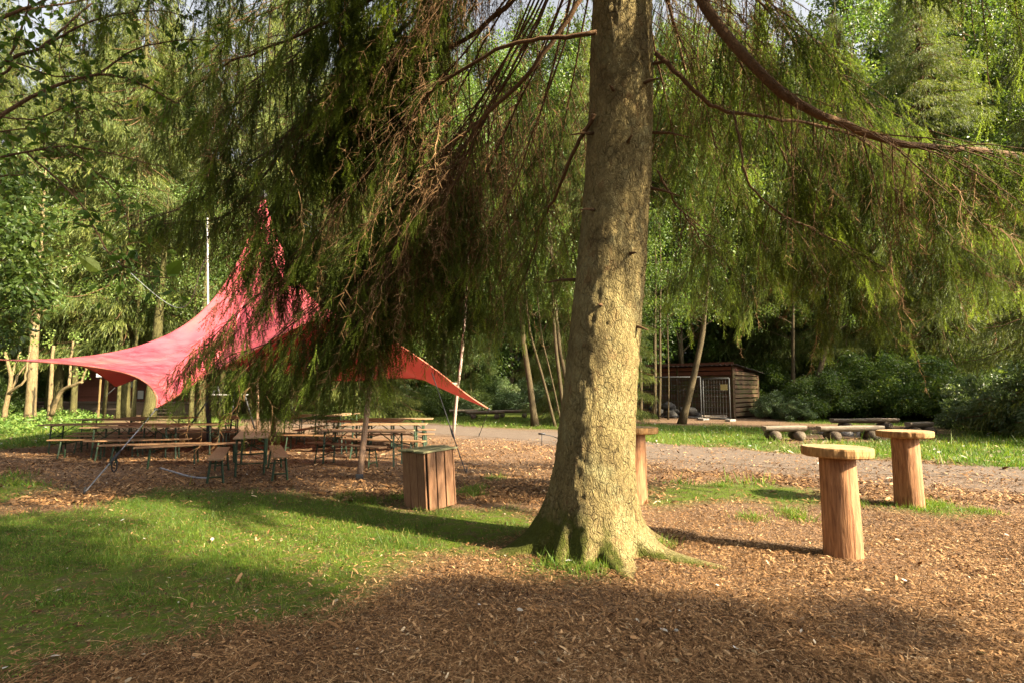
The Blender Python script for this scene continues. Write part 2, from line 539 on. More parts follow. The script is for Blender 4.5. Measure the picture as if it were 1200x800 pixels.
M['ground'] = m

acc = Acc()
ny, nx_ = XX.shape
i = np.arange(ny - 1)[:, None] * nx_; j = np.arange(nx_ - 1)[None]
gf = np.stack([i + j, i + j + 1, i + j + nx_ + 1, i + j + nx_], -1).reshape(-1, 4)
acc.add(np.stack([XX, YY, ZZ], -1).reshape(-1, 3), gf)
gme = acc.mesh('ground', M['ground'])
for nme, arr in (('lawn', lawn_m), ('path', path_m)):
    at = gme.attributes.new(nme, 'FLOAT', 'POINT'); at.data.foreach_set('value', arr.astype(np.float32).ravel())
ground = link('ground', gme); tag(ground, 'brown woodland ground of trodden soil and wood chips', 'ground', kind='structure')

# the trodden path, a thin sheet of packed earth 4 mm above the ground
def path_sheet():
    up = bez([G(x, y) for x, y in [(1500, 548), (1200, 547), (1080, 543), (960, 535), (860, 525), (760, 517), (690, 508), (600, 504), (500, 497), (400, 494)]], 120)
    lo = bez([G(x, y) for x, y in [(1500, 570), (1200, 562), (1050, 556), (900, 547), (790, 538), (700, 529), (620, 516), (520, 509), (440, 503), (390, 498)]], 120)
    r = 9
    acc = Acc(); vs = []
    for k in range(120):
        wa = (random.random() - .5) * .22; wb = (random.random() - .5) * .22
        for q in range(r):
            s = (q + (wa if q == 0 else wb if q == r - 1 else 0)) / (r - 1)
            x, y = lo[k] * (1 - s) + up[k] * s
            vs.append((x, y, 0))
    vs = np.array(vs); vs[:, 2] = relief(vs[:, 0], vs[:, 1]) + .006
    k = np.arange(119)[:, None] * r; q = np.arange(r - 1)[None]
    f = np.stack([k + q, k + q + r, k + q + r + 1, k + q + 1], -1).reshape(-1, 4)
    acc.add(vs, f)
    m, t, b = nt('packed earth')
    co = coords(t, "Object")
    n1 = noise(t, co, 3, 6, .65); n2 = noise(t, co, 45, 6, .7)
    r_ = ramp(t, [(.3, (.066, .053, .042)), (.6, (.105, .085, .068)), (.8, (.145, .118, .098))], n1)
    c = mixc(t, .4, r_.outputs[0], ramp(t, [(.35, (.08, .052, .034)), (.7, (.25, .19, .15))], n2).outputs[0])
    t.links.new(c, b.inputs["Base Color"]); b.inputs["Roughness"].default_value = .95; b.inputs["Specular IOR Level"].default_value = .1
    bump(t, b, n2, .4, .02)
    o = obj('path', acc, m)
    tag(o, 'trodden earth path crossing the clearing behind the big spruce', 'path', kind='structure')
path_sheet()

# ------------------------------------------------------------------ ground litter
CHV = np.array([[-.5, -.12, 0], [0, -.17, .05], [.5, -.1, -.02], [.5, .1, .0], [0, .16, .06], [-.5, .13, .01]], float)
CHF = np.array([[0, 1, 4, 5], [1, 2, 3, 4]])
def flat_scatter(acc, tv, tf, X, Y, size, tilt, tint, wid=None, z0=.004, zr=.015):
    n = len(X)
    a = rng.uniform(0, 2 * PI, n); ti = rng.normal(0, tilt, n); tj = rng.normal(0, tilt, n)
    ca, sa = np.cos(a), np.sin(a)
    ex = np.stack([ca, sa, np.sin(ti)], -1); ey = np.stack([-sa, ca, np.sin(tj)], -1)
    ez = np.cross(ex, ey)
    w = size if wid is None else wid
    B = np.stack([ex * size[:, None], ey * w[:, None], ez * size[:, None]], 1)
    v = np.einsum('vk,nkj->nvj', tv, B)
    lift = -v[:, :, 2].min(1) * .6
    P = np.stack([X, Y, relief(X, Y) + z0 + rng.uniform(0, zr, n) + lift], -1)
    v = v + P[:, None]
    f = (tf[None] + (np.arange(n) * len(tv))[:, None, None]).reshape(-1, tf.shape[1])
    acc.add(v.reshape(-1, 3), f, np.repeat(np.clip(tint, 0, 1), len(tv)))

def frustum_pts(n, y0, y1, margin=60, power=1.0):
    u = rng.uniform(0, 1, n)
    Y = (y0 ** (1 - power) + u * (y1 ** (1 - power) - y0 ** (1 - power))) ** (1 / (1 - power)) if power != 1 else y0 * (y1 / y0) ** u
    X = (rng.uniform(-margin, 1200 + margin, n) - 600) / F * Y * 1.02
    return X, Y

def chips():
    acc = Acc()
    for (n, y0, y1, s0) in ((980000, 2.2, 8.0, .021), (280000, 8.0, 18.0, .042)):
        X, Y = frustum_pts(n, y0, y1, 460, 1.6)
        lawn = soft_mask(X, Y, LAWN_PX); path = in_mask(X, Y, [PATH_PX])
        d = np.hypot(X - TRX, Y - TRY) - .50 - root_reach(np.arctan2(Y - TRY, X - TRX), .03) + .62
        keep = (rng.uniform(0, 1, n) > lawn * .93) & (d > .60)
        keep &= ~(path & (rng.uniform(0, 1, n) < .72))
        thin = vnoise(X, Y, .9, 31)
        keep &= rng.uniform(0, 1, n) < .35 + .9 * thin
        X, Y = X[keep], Y[keep]; k = len(X)
        size = s0 * rng.lognormal(-.05, .42, k)
        tint = rng.beta(1.9, 3.0, k) + (rng.uniform(0, 1, k) > .99) * .35 + (vnoise(X, Y, 1.5, 40) - .5) * .3 + (vnoise(X, Y, .35, 41) - .5) * .22
        flat_scatter(acc, CHV, CHF, X, Y, size, .34, tint, size * rng.uniform(.3, 1.25, k))
    # needles, slivers and dust between the chips
    X, Y = frustum_pts(310000, 2.2, 7.5, 460, 1.6)
    keep = rng.uniform(0, 1, len(X)) > soft_mask(X, Y, LAWN_PX) * .8
    X, Y = X[keep], Y[keep]; k = len(X)
    fine = rng.uniform(0, 1, k) < .45
    size = np.where(fine, .010, .045) * rng.lognormal(0, .4, k)
    flat_scatter(acc, CHV, CHF, X, Y, size, .22, rng.beta(1.5, 2, k), np.where(fine, size * 1.2, .006), .012, .018)
    X, Y = frustum_pts(420, 2.8, 9, 60, 1.5)
    for x, y in zip(X, Y):
        if soft_mask(np.array([x]), np.array([y]), LAWN_PX)[0] > .5: continue
        a_ = random.uniform(0, PI); l = random.uniform(.05, .2); d = np.array([math.cos(a_), math.sin(a_), 0]) * l
        c = np.array([x, y, float(relief(np.array(x), np.array(y))) + .022])
        add_tube(acc, [c - d / 2, c + rng.normal(0, .006, 3), c + d / 2 + [0, 0, random.uniform(0, .02)]], [.003, .0028, .0015], 4, random.uniform(.05, .5), 0, False)
    o = obj('wood_chips', acc, M['chip'], smooth=False)
    tag(o, 'brown wood chip mulch spread over the ground', 'wood chips', kind='stuff')

QLV = np.array([[0, 0, 0], [-.3, .08, -.5], [0, -.02, -1], [.3, .08, -.5]], float)
QLF = np.array([[0, 1, 2, 3]])
BLV = np.array([[-.5, 0, 0], [.5, 0, 0], [.36, .14, -.55], [-.36, .14, -.55], [0, .42, -1]], float)
BLF = np.array([[0, 1, 2], [0, 2, 3], [3, 2, 4]])
BLT = np.array([-.12, -.12, 0, 0, .12])
def grass():
    acc = Acc()
    for (n, y0, y1, h0, w0) in ((420000, 2.7, 9.5, .036, .0036), (170000, 9.5, 32, .085, .014)):
        X, Y = frustum_pts(n, y0, y1, 200, 1.35)
        ok = in_mask(X, Y, LAWN_PX, 1.3)
        pt = vnoise(X, Y, .55, 61) * .6 + vnoise(X, Y, .17, 62) * .4
        pxx, pyy = proj(X, Y, 0 * X)
        edge = soft_mask(X, Y, LAWN_PX)
        # the lawn wears thin towards the camera and round the trunk
        wear = np.clip((pyy - 640) / 130, 0, .55) * (Y < 9.5)
        wear = wear + np.where((Y < 9.5) & (pxx > 410), np.clip((pxx - 410) / 500, .1, .36), 0)
        ok &= rng.uniform(0, 1, n) < np.clip((pt - .12 - wear) * 2.9, 0.02, 1) * (.25 + .75 * edge)
        ok &= np.hypot(X - TRX, Y - TRY) > .62
        X, Y, pt = X[ok], Y[ok], pt[ok]; k = len(X)
        tuft = (vnoise(X, Y, .3, 66) > .72)
        h = h0 * rng.lognormal(0, .35, k) * (.75 + .7 * pt) * np.where(tuft, 1.6, 1) * np.where((edge[ok] < .75) & (vnoise(X, Y, .22, 67) > .5), 1.7, 1)
        ax = np.stack([rng.normal(0, .45, k), rng.normal(0, .45, k), np.ones(k)], -1)
        tint = np.clip(.12 + .55 * vnoise(X, Y, 1.2, 71) + .25 * (vnoise(X, Y, .25, 72) - .4) + rng.normal(0, .2, k), 0, .88)
        tint = np.where(rng.uniform(0, 1, k) < .06, 1.0, tint)
        P = np.stack([X, Y, relief(X, Y) - .004], -1)
        scatter(acc, BLV, BLF, P, ax, h, None, tint, BLT, 0, w0 * rng.uniform(.7, 1.4, k))
    # clover and small weeds in the lawn
    X, Y = frustum_pts(15000, 2.8, 9.5, 60, 1.3)
    ok = in_mask(X, Y, LAWN_PX) & (vnoise(X, Y, .4, 91) > .6)
    X, Y = X[ok], Y[ok]; k = len(X)
    ax = np.stack([rng.normal(0, 1, k), rng.normal(0, 1, k), rng.normal(.3, .3, k)], -1)
    scatter(acc, QLV, QLF, np.stack([X, Y, relief(X, Y) + rng.uniform(.012, .035, k)], -1), ax, rng.uniform(.012, .030, k), None, rng.uniform(.35, .85, k))
    # scattered tufts in the chips
    c = [G(x, y) for x, y in [(560, 572), (548, 576), (880, 606), (935, 606), (925, 600), (1000, 590), (1085, 590), (1078, 596), (1098, 592), (500, 592), (470, 582), (410, 580), (430, 586), (556, 580), (1150, 600), (690, 672), (652, 664), (770, 640), (580, 560), (845, 570), (690, 668)]]
    for (x, y) in c:
        k = 260
        X = x + rng.normal(0, .11, k); Y = y + rng.normal(0, .11, k)
        ax = np.stack([rng.normal(0, .5, k), rng.normal(0, .5, k), np.ones(k)], -1)
        scatter(acc, BLV, BLF, np.stack([X, Y, relief(X, Y)], -1), ax, rng.lognormal(math.log(.075), .35, k), None, rng.uniform(.3, .8, k), BLT, 0, .006)
    o = obj('grass', acc, M['grass'], smooth=False)
    tag(o, 'short worn grass growing in patches on the clearing', 'grass', kind='stuff')
grass()

LFV = np.array([[-.5, 0, 0], [-.2, -.24, .05], [.2, -.2, .06], [.5, 0, 0], [.2, .2, .03], [-.2, .24, .08], [0, 0, -.02]], float)
LFF = np.array([[0, 1, 6], [1, 2, 6], [2, 3, 6], [3, 4, 6], [4, 5, 6], [5, 0, 6]])
def fallen():
    acc = Acc()
    X, Y = frustum_pts(520, 2.8, 14, 60, 1.5)
    X2, Y2 = frustum_pts(2600, 12, 30, 60, 1.4)
    k2 = soft_mask(X2, Y2, LAWN_PX) > .2; X2, Y2 = X2[k2], Y2[k2]
    for X, Y, s in ((X, Y, .036), (X2, Y2, .09)):
        k = len(X)
        lum = np.where(rng.uniform(0, 1, k) < .25, rng.uniform(.7, 1, k), rng.uniform(.1, .7, k))
        flat_scatter(acc, LFV, LFF, X, Y, s * rng.lognormal(0, .35, k), .3, lum, None, .012, .02)
    o = obj('fallen_leaves', acc, M['deadleaf'])
    tag(o, 'dry fallen leaves lying on grass and wood chips', 'fallen leaves', kind='stuff')
fallen()

def groundcover():
    acc = Acc()
    poly = [(-120, 478), (60, 482), (95, 486), (122, 494), (105, 502), (70, 500), (20, 512), (-150, 520)]
    Y = rng.uniform(12, 36, 60000); X = rng.uniform(-36, -9, 60000)
    ok = in_mask(X, Y, [poly], .7) & (vnoise(X, Y, .9, 81) > .3)
    X, Y = X[ok], Y[ok]; k = len(X)
    h = (.1 + .5 * vnoise(X, Y, 1.6, 82)) * rng.uniform(.2, 1, k)
    ax = np.stack([rng.normal(0, 1, k), rng.normal(0, 1, k), rng.normal(.4, .5, k)], -1)
    scatter(acc, LEAFV, LEAFF, np.stack([X, Y, h + .02], -1), ax, rng.uniform(.08, .17, k), None, rng.uniform(.2, 1, k))
    o = obj('ground_cover', acc, M['nettle'])
    tag(o, 'knee high bright green ground cover at the clearing edge', 'ground cover', kind='stuff')

# ------------------------------------------------------------------ foliage templates (hang along -Z, unit length)
LEAFV = np.array([[0, 0, 0], [-.24, .06, -.35], [.24, .06, -.35], [-.2, .05, -.65], [.2, .05, -.65], [0, 0, -1], [0, -.02, -.4], [0, -.02, -.68]], float)
LEAFF = np.array([[0, 6, 1], [0, 2, 6], [1, 6, 7], [1, 7, 3], [6, 2, 4], [6, 4, 7], [3, 7, 5], [7, 4, 5]])

def needle_sprig(nw, per, nl, nwid, seed, side=0.0):
    """hanging branchlet of unit length carrying real needles; xy in the same unit"""
    r = np.random.default_rng(seed)
    v, f, tt = [], [], []
    ph = r.uniform(0, 6, 2)
    def axis(z):
        return np.array([.05 * math.sin(3 * z + ph[0]), .05 * math.sin(2.5 * z + ph[1]), -z])
    # axis ribbon
    zs = np.linspace(0, 1, 6)
    b0 = len(v)
    for z in zs:
        p = axis(z); w = .008 * (1 - .6 * z)
        v += [p + [w, 0, 0], p + [-w * .5, w * .8, 0], p + [-w * .5, -w * .8, 0]]; tt += [-.15] * 3
    for i in range(5):
        for k in range(3):
            a_, b_ = b0 + i * 3 + k, b0 + i * 3 + (k + 1) % 3
            f += [[a_, b_, b_ + 3], [a_, b_ + 3, a_ + 3]]
    for i in range(nw):
        z = (i + r.uniform(0, .8)) / nw
        p = axis(z)
        L = nl * (1 - .45 * z ** 3) * r.uniform(.8, 1.2)
        for k in range(per):
            a = 2 * PI * (k / per) + i * 2.4 + r.uniform(-.4, .4)
            d = np.array([math.cos(a), math.sin(a), -r.uniform(.8, 1.6)]); d /= np.linalg.norm(d)
            s = np.array([-math.sin(a), math.cos(a), 0]) * nwid
            n = len(v)
            v += [p - s * .5, p + s * .5, p + d * L]; tt += [-.06 + .12 * z, -.06 + .12 * z, .05 + .2 * z]
            f.append([n, n + 1, n + 2])
    return np.array(v), np.array(f), np.array(tt)

def needle_spray(seed, nshoot, pairs, nl, nw, spread):
    """hanging spray of unit length: a drooping axis, side shoots that fall away from it, every shoot set with needles"""
    r = np.random.default_rng(seed); v, f, tt = [], [], []
    def brush(p, d, L, n, lift, tip):
        d = unit(d); ref = unit(np.cross(d, r.normal(0, 1, 3))); oth = np.cross(d, ref)
        for i in range(n):
            q = (i + r.uniform(.1, .9)) / n
            c = p + d * L * q + np.array([0, 0, -1.0]) * .18 * L * q * q
            for k in (0, 1, 2):
                a = 2 * PI * k / 3 + r.uniform(-.7, .7) + i * 1.1
                o = ref * math.cos(a) + oth * math.sin(a)
                nd = unit(o * .75 + d * r.uniform(.55, 1.1)); l = nl * r.uniform(.75, 1.15) * (1 - .35 * q ** 4)
                s_ = unit(np.cross(nd, o + .2 * d)) * nw * .5
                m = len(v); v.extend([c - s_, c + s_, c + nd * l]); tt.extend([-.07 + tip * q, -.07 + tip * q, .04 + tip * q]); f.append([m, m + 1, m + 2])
    ph = r.uniform(0, 6.3, 2)
    ax = lambda z: np.array([.05 * math.sin(2.4 * z + ph[0]), .05 * math.sin(2.1 * z + ph[1]), -z]) - np.array([.05 * math.sin(ph[0]), .05 * math.sin(ph[1]), 0])
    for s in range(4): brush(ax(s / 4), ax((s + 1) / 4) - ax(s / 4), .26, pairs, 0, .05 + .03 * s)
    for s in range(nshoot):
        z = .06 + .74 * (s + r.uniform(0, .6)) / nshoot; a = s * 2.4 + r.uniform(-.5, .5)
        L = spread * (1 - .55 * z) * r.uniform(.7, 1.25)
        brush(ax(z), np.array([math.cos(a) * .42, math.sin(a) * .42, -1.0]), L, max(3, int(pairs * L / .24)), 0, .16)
    return np.array(v), np.array(f), np.array(tt)
SPRIG = [needle_spray(s, 6, 7, .060, .020, .46) for s in (1, 2, 3, 4)]
SPRIG_M = [needle_spray(s, 5, 3, .085, .036, .36) for s in (5, 6)]
print('needle spray triangles', [len(x[1]) for x in SPRIG])
def dead_twig(seed):
    r = np.random.default_rng(seed); v, f = [], []
    def rib(p, q, w):
        n = len(v); d = unit(np.array(q) - p); s = unit(np.cross(d, [.3, .8, .2])) * w; s2 = np.cross(d, s)
        v.extend([p + s, p - s * .5 + s2 * .8, p - s * .5 - s2 * .8, np.array(q, float)])
        f.extend([[n, n + 1, n + 3], [n + 1, n + 2, n + 3], [n + 2, n, n + 3]])
    p = np.zeros(3); d = np.array([0, 0, -1.0])
    for i in range(6):
        q = p + unit(d + r.normal(0, .16, 3)) * .18
        rib(p, q + (q - p) * .1, .008 * (1 - i * .12))
        for k in range(3):
            s = p + (q - p) * r.uniform(0, 1)
            e = s + unit(np.array([r.normal(0, 1), r.normal(0, 1), -r.uniform(.6, 1.6)])) * r.uniform(.08, .24)
            rib(s, e, .0045)
        p = q
    return np.array(v), np.array(f)
DEAD = [dead_twig(s) for s in (11, 12, 13)]
# far spray: narrow serrated frond
def far_frond(seed):
    r = np.random.default_rng(seed); v, f, tt = [], [], []
    for k in range(7):
        z = k / 7; a = r.uniform(0, 2 * PI)
        w = .16 * (1 - .4 * z); L = .34
        x, y = math.cos(a) * w, math.sin(a) * w
        n = len(v)
        v += [[0, 0, -z], [x * .5 - y * .2, y * .5 + x * .2, -z - L * .45], [x, y, -z - L], [x * .5 + y * .2, y * .5 - x * .2, -z - L * .45]]
        tt += [-.1, 0, .15, 0]; f.append([n, n + 1, n + 2, n + 3])
    return np.array(v), np.array(f), np.array(tt)
FROND = [far_frond(s) for s in (21, 22, 23)]

groundcover()

# ------------------------------------------------------------------ the big spruce
def spray_limb(P, fol, dead, start, end=1.0, sec_len=1.0, hang=.42, dens=1.0, mid=False, tint0=.45, step=.13, wood=None, green_from=.55):
    """clothe limb polyline P with side branches that carry hanging branchlets; short bare twigs on the inner part"""
    P = np.asarray(P, float)
    seg = np.linalg.norm(np.diff(P, axis=0), axis=1); cum = np.concatenate([[0], np.cumsum(seg)]); Ltot = cum[-1]
    def at(s):
        return np.array([np.interp(s * Ltot, cum, P[:, k]) for k in range(3)])
    s = start
    sgn = 1
    gp, gd, gs, gt = [], [], [], []
    dp, dd, ds = [], [], []
    while s < end:
        p0 = at(s); p1 = at(min(1, s + .03)); tdir = unit(p1 - at(max(0, s - .03)))
        lat = unit(np.cross(tdir, [0, 0, 1.0])) * sgn
        taper = .45 + .55 * math.sin(PI * min(1, max(.12, (1.05 - s) / 1.0)))
        L = sec_len * taper * random.uniform(.55, 1.2)
        m = max(4, int(L / .065))
        u = np.linspace(0, 1, m)
        d0 = unit(lat * random.uniform(.5, 1) + tdir * random.uniform(.35, 1.0) + np.array([0, 0, random.uniform(-.35, .1)]))
        Q = p0 + d0 * (u * L)[:, None] + np.array([0, 0, -1.0]) * (random.uniform(.35, 1.0) * L * u ** 1.6)[:, None] + np.cumsum(rng.normal(0, .006, (m, 3)), 0)
        if wood is not None:
            add_tube(wood, Q[::2] if m > 5 else Q, np.linspace(.006, .002, len(Q[::2] if m > 5 else Q)) * (.7 + .6 * L), 4, random.random(), 0, False)
        greens = s > green_from * random.uniform(.75, 1.15)
        clump = random.uniform(-.22, .22)
        for i in range(m):
            frac = u[i]
            k = (3 if frac > .5 else 2)
            gapn = vnoise(Q[i][0] * 1.0 + Q[i][1] * .6, Q[i][2] * .8 + Q[i][1] * .3, .75, 77)
            for _ in range(k):
                if random.random() > dens * (.22 + 1.35 * max(0, gapn - .22)) * (.9 if greens else .32): continue
                off = rng.normal(0, .045, 3)
                hd = np.array([0, 0, -1.0]) + d0 * random.uniform(.0, .28) * (1 + frac) + rng.normal(0, .17, 3)
                if greens and random.random() < .90:
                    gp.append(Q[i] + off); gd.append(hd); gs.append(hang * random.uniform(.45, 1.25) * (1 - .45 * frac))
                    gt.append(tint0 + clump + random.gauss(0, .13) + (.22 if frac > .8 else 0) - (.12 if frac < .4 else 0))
                elif random.random() < .8:
                    dp.append(Q[i] + off); dd.append(hd + rng.normal(0, .15, 3)); ds.append(hang * random.uniform(.5, 1.3))
        s += step / Ltot * random.uniform(.7, 1.3); sgn = -sgn
    if gp:
        gp, gd, gs, gt = map(np.array, (gp, gd, gs, gt))
        T = SPRIG_M if mid else SPRIG
        w = rng.integers(0, len(T), len(gp))
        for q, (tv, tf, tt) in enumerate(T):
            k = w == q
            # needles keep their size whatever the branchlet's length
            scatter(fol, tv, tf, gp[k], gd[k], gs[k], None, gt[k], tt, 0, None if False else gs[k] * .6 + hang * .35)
    if dp:
        dp, dd, ds = map(np.array, (dp, dd, ds))
        w = rng.integers(0, len(DEAD), len(dp))
        for q, (tv, tf) in enumerate(DEAD):
            k = w == q
            scatter(dead, tv, tf, dp[k], dd[k], ds[k], None, rng.uniform(.1, 1, k.sum()), None, 0)
    return gp

def limb_path(base, az, L, drop, tip_up=.25, n=14, wig=.05):
    u = np.linspace(0, 1, n)
    d = np.array([math.cos(az), math.sin(az)])
    sd = np.array([-d[1], d[0]])
    bend = random.uniform(-.18, .18) * L
    r = L * u
    z = base[2] - drop * (1.15 * u ** 1.15 - tip_up * u ** 4) / (1.15 - tip_up)
    x = base[0] + d[0] * r + sd[0] * bend * u ** 2
    y = base[1] + d[1] * r + sd[1] * bend * u ** 2
    P = np.stack([x, y, z], -1)
    P[1:] += np.cumsum(rng.normal(0, wig / n, (n - 1, 3)), 0)
    return P

def trunk_axis(z):
    """centre line of the trunk, leaning a little to +X"""
    z = np.asarray(z, float)
    x = np.polyval(AXIS, np.clip(z, 0, 6.2)) + np.clip(z - 6.2, 0, 30) * .012
    return TRX + x, TRY + .01 * z
AXIS = np.polyfit([0, .65, 1.3, 2.2, 3.05, 3.9, 4.75, 5.6, 6.4], [-.06, -.07, -.01, .065, .165, .245, .305, .335, .35], 4)

def trunk_r(z):
    zs = [-.1, 0, .08, .2, .35, .6, .9, 1.35, 1.8, 2.6, 3.6, 5.6, 9, 14, 20, 25]
    rs = [.58, .54, .50, .475, .455, .435, .415, .40, .39, .378, .366, .345, .25, .17, .09, .02]
    return np.interp(z, zs, rs)

ROOTS = [(-1.30, .34, .16, .16), (-1.02, .16, .09, .10), (-.62, .40, .14, .15), (-.2, .46, .2, .16), (.35, .5, .2, .18), (-2.42, .24, .16, .22), (3.05, .52, .22, .26), (2.6, .4, .2, .2), (1.2, .5, .2, .2), (1.8, .4, .24, .2), (-1.86, .20, .14, .26), (-2.8, .34, .12, .2), (-1.6, .22, .07, .09)]
def root_reach(ang, z):
    out = 0
    for a0, reach, wid, hh in ROOTS:
        zz = np.maximum(z, 0)
        bend = a0 + .25 * np.sin(a0 * 7) * np.exp(-zz / .1)
        d = (ang - bend + PI) % (2 * PI) - PI
        out = out + reach * np.exp(-(d / (wid * (1 + zz * 1.6))) ** 2) * np.exp(-zz / hh)
    return out

def big_spruce():
    t = thing('spruce_tree', 'huge old spruce with thick sunlit trunk and drooping boughs in the middle of the clearing', 'tree', (TRX, TRY, 0))
    off = np.array([TRX, TRY, 0])
    # trunk
    z = np.concatenate([np.linspace(-.1, 1.2, 70), np.linspace(1.22, 6.5, 150), np.linspace(6.7, 25, 40)])
    n = 128; a = np.arange(n) * 2 * PI / n
    ZZ, AA = np.meshgrid(z, a, indexing='ij')
    r = trunk_r(ZZ)
    # root buttresses: angle, reach, width
    r = r + root_reach(AA, ZZ)
    # fluting and lumps
    r = r * (1 + .03 * np.sin(3 * AA + .8 * ZZ) * np.exp(-ZZ / 6) + .018 * np.sin(5 * AA - .5 * ZZ + 1))
    bx, by = np.cos(AA) * .37, np.sin(AA) * .37
    r = r + (vnoise(AA * 1.6 * .37 * 9, ZZ * 1.6, .35, 50) - .5) * .010 + (vnoise(AA * 5, ZZ * 6, .5, 51) - .5) * .014 + (vnoise(AA * 14, ZZ * 15, .5, 52) - .5) * .01
    # branch scars / knots
    for _ in range(46):
        ka, kz, ks = random.uniform(-PI, PI), random.uniform(1.9, 6.4), random.uniform(.025, .05)
        da = ((AA - ka + PI) % (2 * PI) - PI) * .35
        r = r + .022 * np.exp(-((da / ks) ** 2 + ((ZZ - kz) / (ks * .7)) ** 2))
    cx, cy = trunk_axis(ZZ)
    V = np.stack([cx + r * np.cos(AA), cy + r * np.sin(AA), ZZ], -1) - off
    m = len(z)
    i = np.arange(m - 1)[:, None] * n; j = np.arange(n)[None]; k = (j + 1) % n
    f = np.stack([i + j, i + k, i + n + k, i + n + j], -1).reshape(-1, 4)
    acc = Acc().add(V.reshape(-1, 3), f)
    obj('trunk', acc, M['bark'], t)
    for az, zz, L in ((-1.9, 2.55, .16), (-1.2, 3.1, .10), (-.7, 2.35, .12), (-2.4, 3.6, .25), (-1.5, 4.3, .14), (-.3, 3.9, .3), (3.0, 2.9, .35), (-1.0, 5.0, .2), (-2.0, 4.9, .18), (.1, 4.6, .45), (-2.7, 4.5, .3), (-.5, 5.3, .22)):
        cx, cy = trunk_axis(zz); rr = trunk_r(zz)
        d = np.array([math.cos(az), math.sin(az), random.uniform(-.35, .1)])
        p = np.array([cx + rr * .9 * d[0], cy + rr * .9 * d[1], zz]) - off
        a_ = Acc(); add_tube(a_, [p, p + d * (L * .5 + .03), p + d * (L + .04) + [0, 0, -.1 * L]], [.022, .014, .006], 6); obj('stub', a_, M['limb'], t)
    fol, dead, wood = Acc(), Acc(), Acc()
    limbs = []
    # limbs followed from the photograph, each with its own distance
    def px(pts): return np.array([A(x, y, Y) for x, y, Y in pts])
    traced = [
        ([(775, -180, 5.45), (792, -70, 5.3), (822, 0, 5.2), (868, 62, 5.1), (920, 112, 5.1), (985, 146, 5.2), (1050, 168, 5.3), (1130, 176, 5.5), (1215, 182, 5.8), (1330, 200, 6.2)], .062, .022, .36, .78, 1.0, .62),
        ([(768, 62, 5.5), (800, 92, 5.5), (835, 124, 5.6), (880, 136, 5.7), (940, 142, 5.9), (1010, 165, 6.1), (1070, 215, 6.4)], .026, .012, .5, .75, .7, .4),
        ([(858, 131, 5.62), (868, 170, 5.62), (874, 205, 5.6), (895, 235, 5.75), (930, 258, 6.1), (985, 285, 6.4), (1040, 320, 6.7)], .014, .007, .35, .45, .7, .42),
        ([(699, 38, 5.4), (662, 44, 5.5), (632, 46, 5.6), (588, 56, 5.8), (550, 78, 6.0), (512, 102, 6.3), (488, 130, 6.5), (465, 168, 6.7), (440, 225, 6.9)], .026, .012, .45, .7, .8, .5),
        ([(700, -60, 5.5), (680, 0, 5.6), (645, 52, 5.8), (605, 104, 6.1), (562, 142, 6.4), (548, 188, 6.6), (512, 252, 6.9), (470, 320, 7.2)], .034, .012, .5, .65, .8, .5),
        ([(562, 142, 6.4), (530, 170, 6.6), (500, 205, 6.9), (455, 250, 7.2), (410, 300, 7.5), (360, 350, 7.8)], .018, .009, .25, .4, .9, .5),
        ([(696, 134, 5.5), (676, 172, 5.8), (655, 222, 6.2), (636, 256, 6.6), (622, 308, 7.0), (600, 360, 7.5)], .026, .010, .4, .55, .7, .5),
        ([(640, -40, 6.2), (590, 10, 6.4), (540, 50, 6.7), (490, 70, 7.0), (430, 90, 7.3), (370, 120, 7.6), (320, 190, 7.8), (270, 250, 8.0), (200, 262, 8.2)], .034, .010, .4, .55, 1.0, .55),
        ([(445, -5, 6.0), (400, 18, 6.1), (350, 42, 6.2), (310, 58, 6.3), (262, 78, 6.5), (225, 105, 6.7), (190, 140, 6.9)], .022, .008, .3, .5, .9, .55),
        ([(770, 200, 5.5), (790, 235, 5.7), (815, 270, 6.0), (835, 300, 6.4)], .012, .006, .3, .5, .5, .35),
    ]
    for pts, r0, r1, st, gf, sl, hg in traced:
        P = bez(px(pts), 26)
        P[1:-1] += rng.normal(0, .008, (24, 3))
        limbs.append((P, np.linspace(r0, r1, 26), st, gf, sl, hg))
    # further limbs all round: azimuth, height on the trunk, length, fall
    T = (706, -265, 5.45); T2 = (712, -330, 5.45)
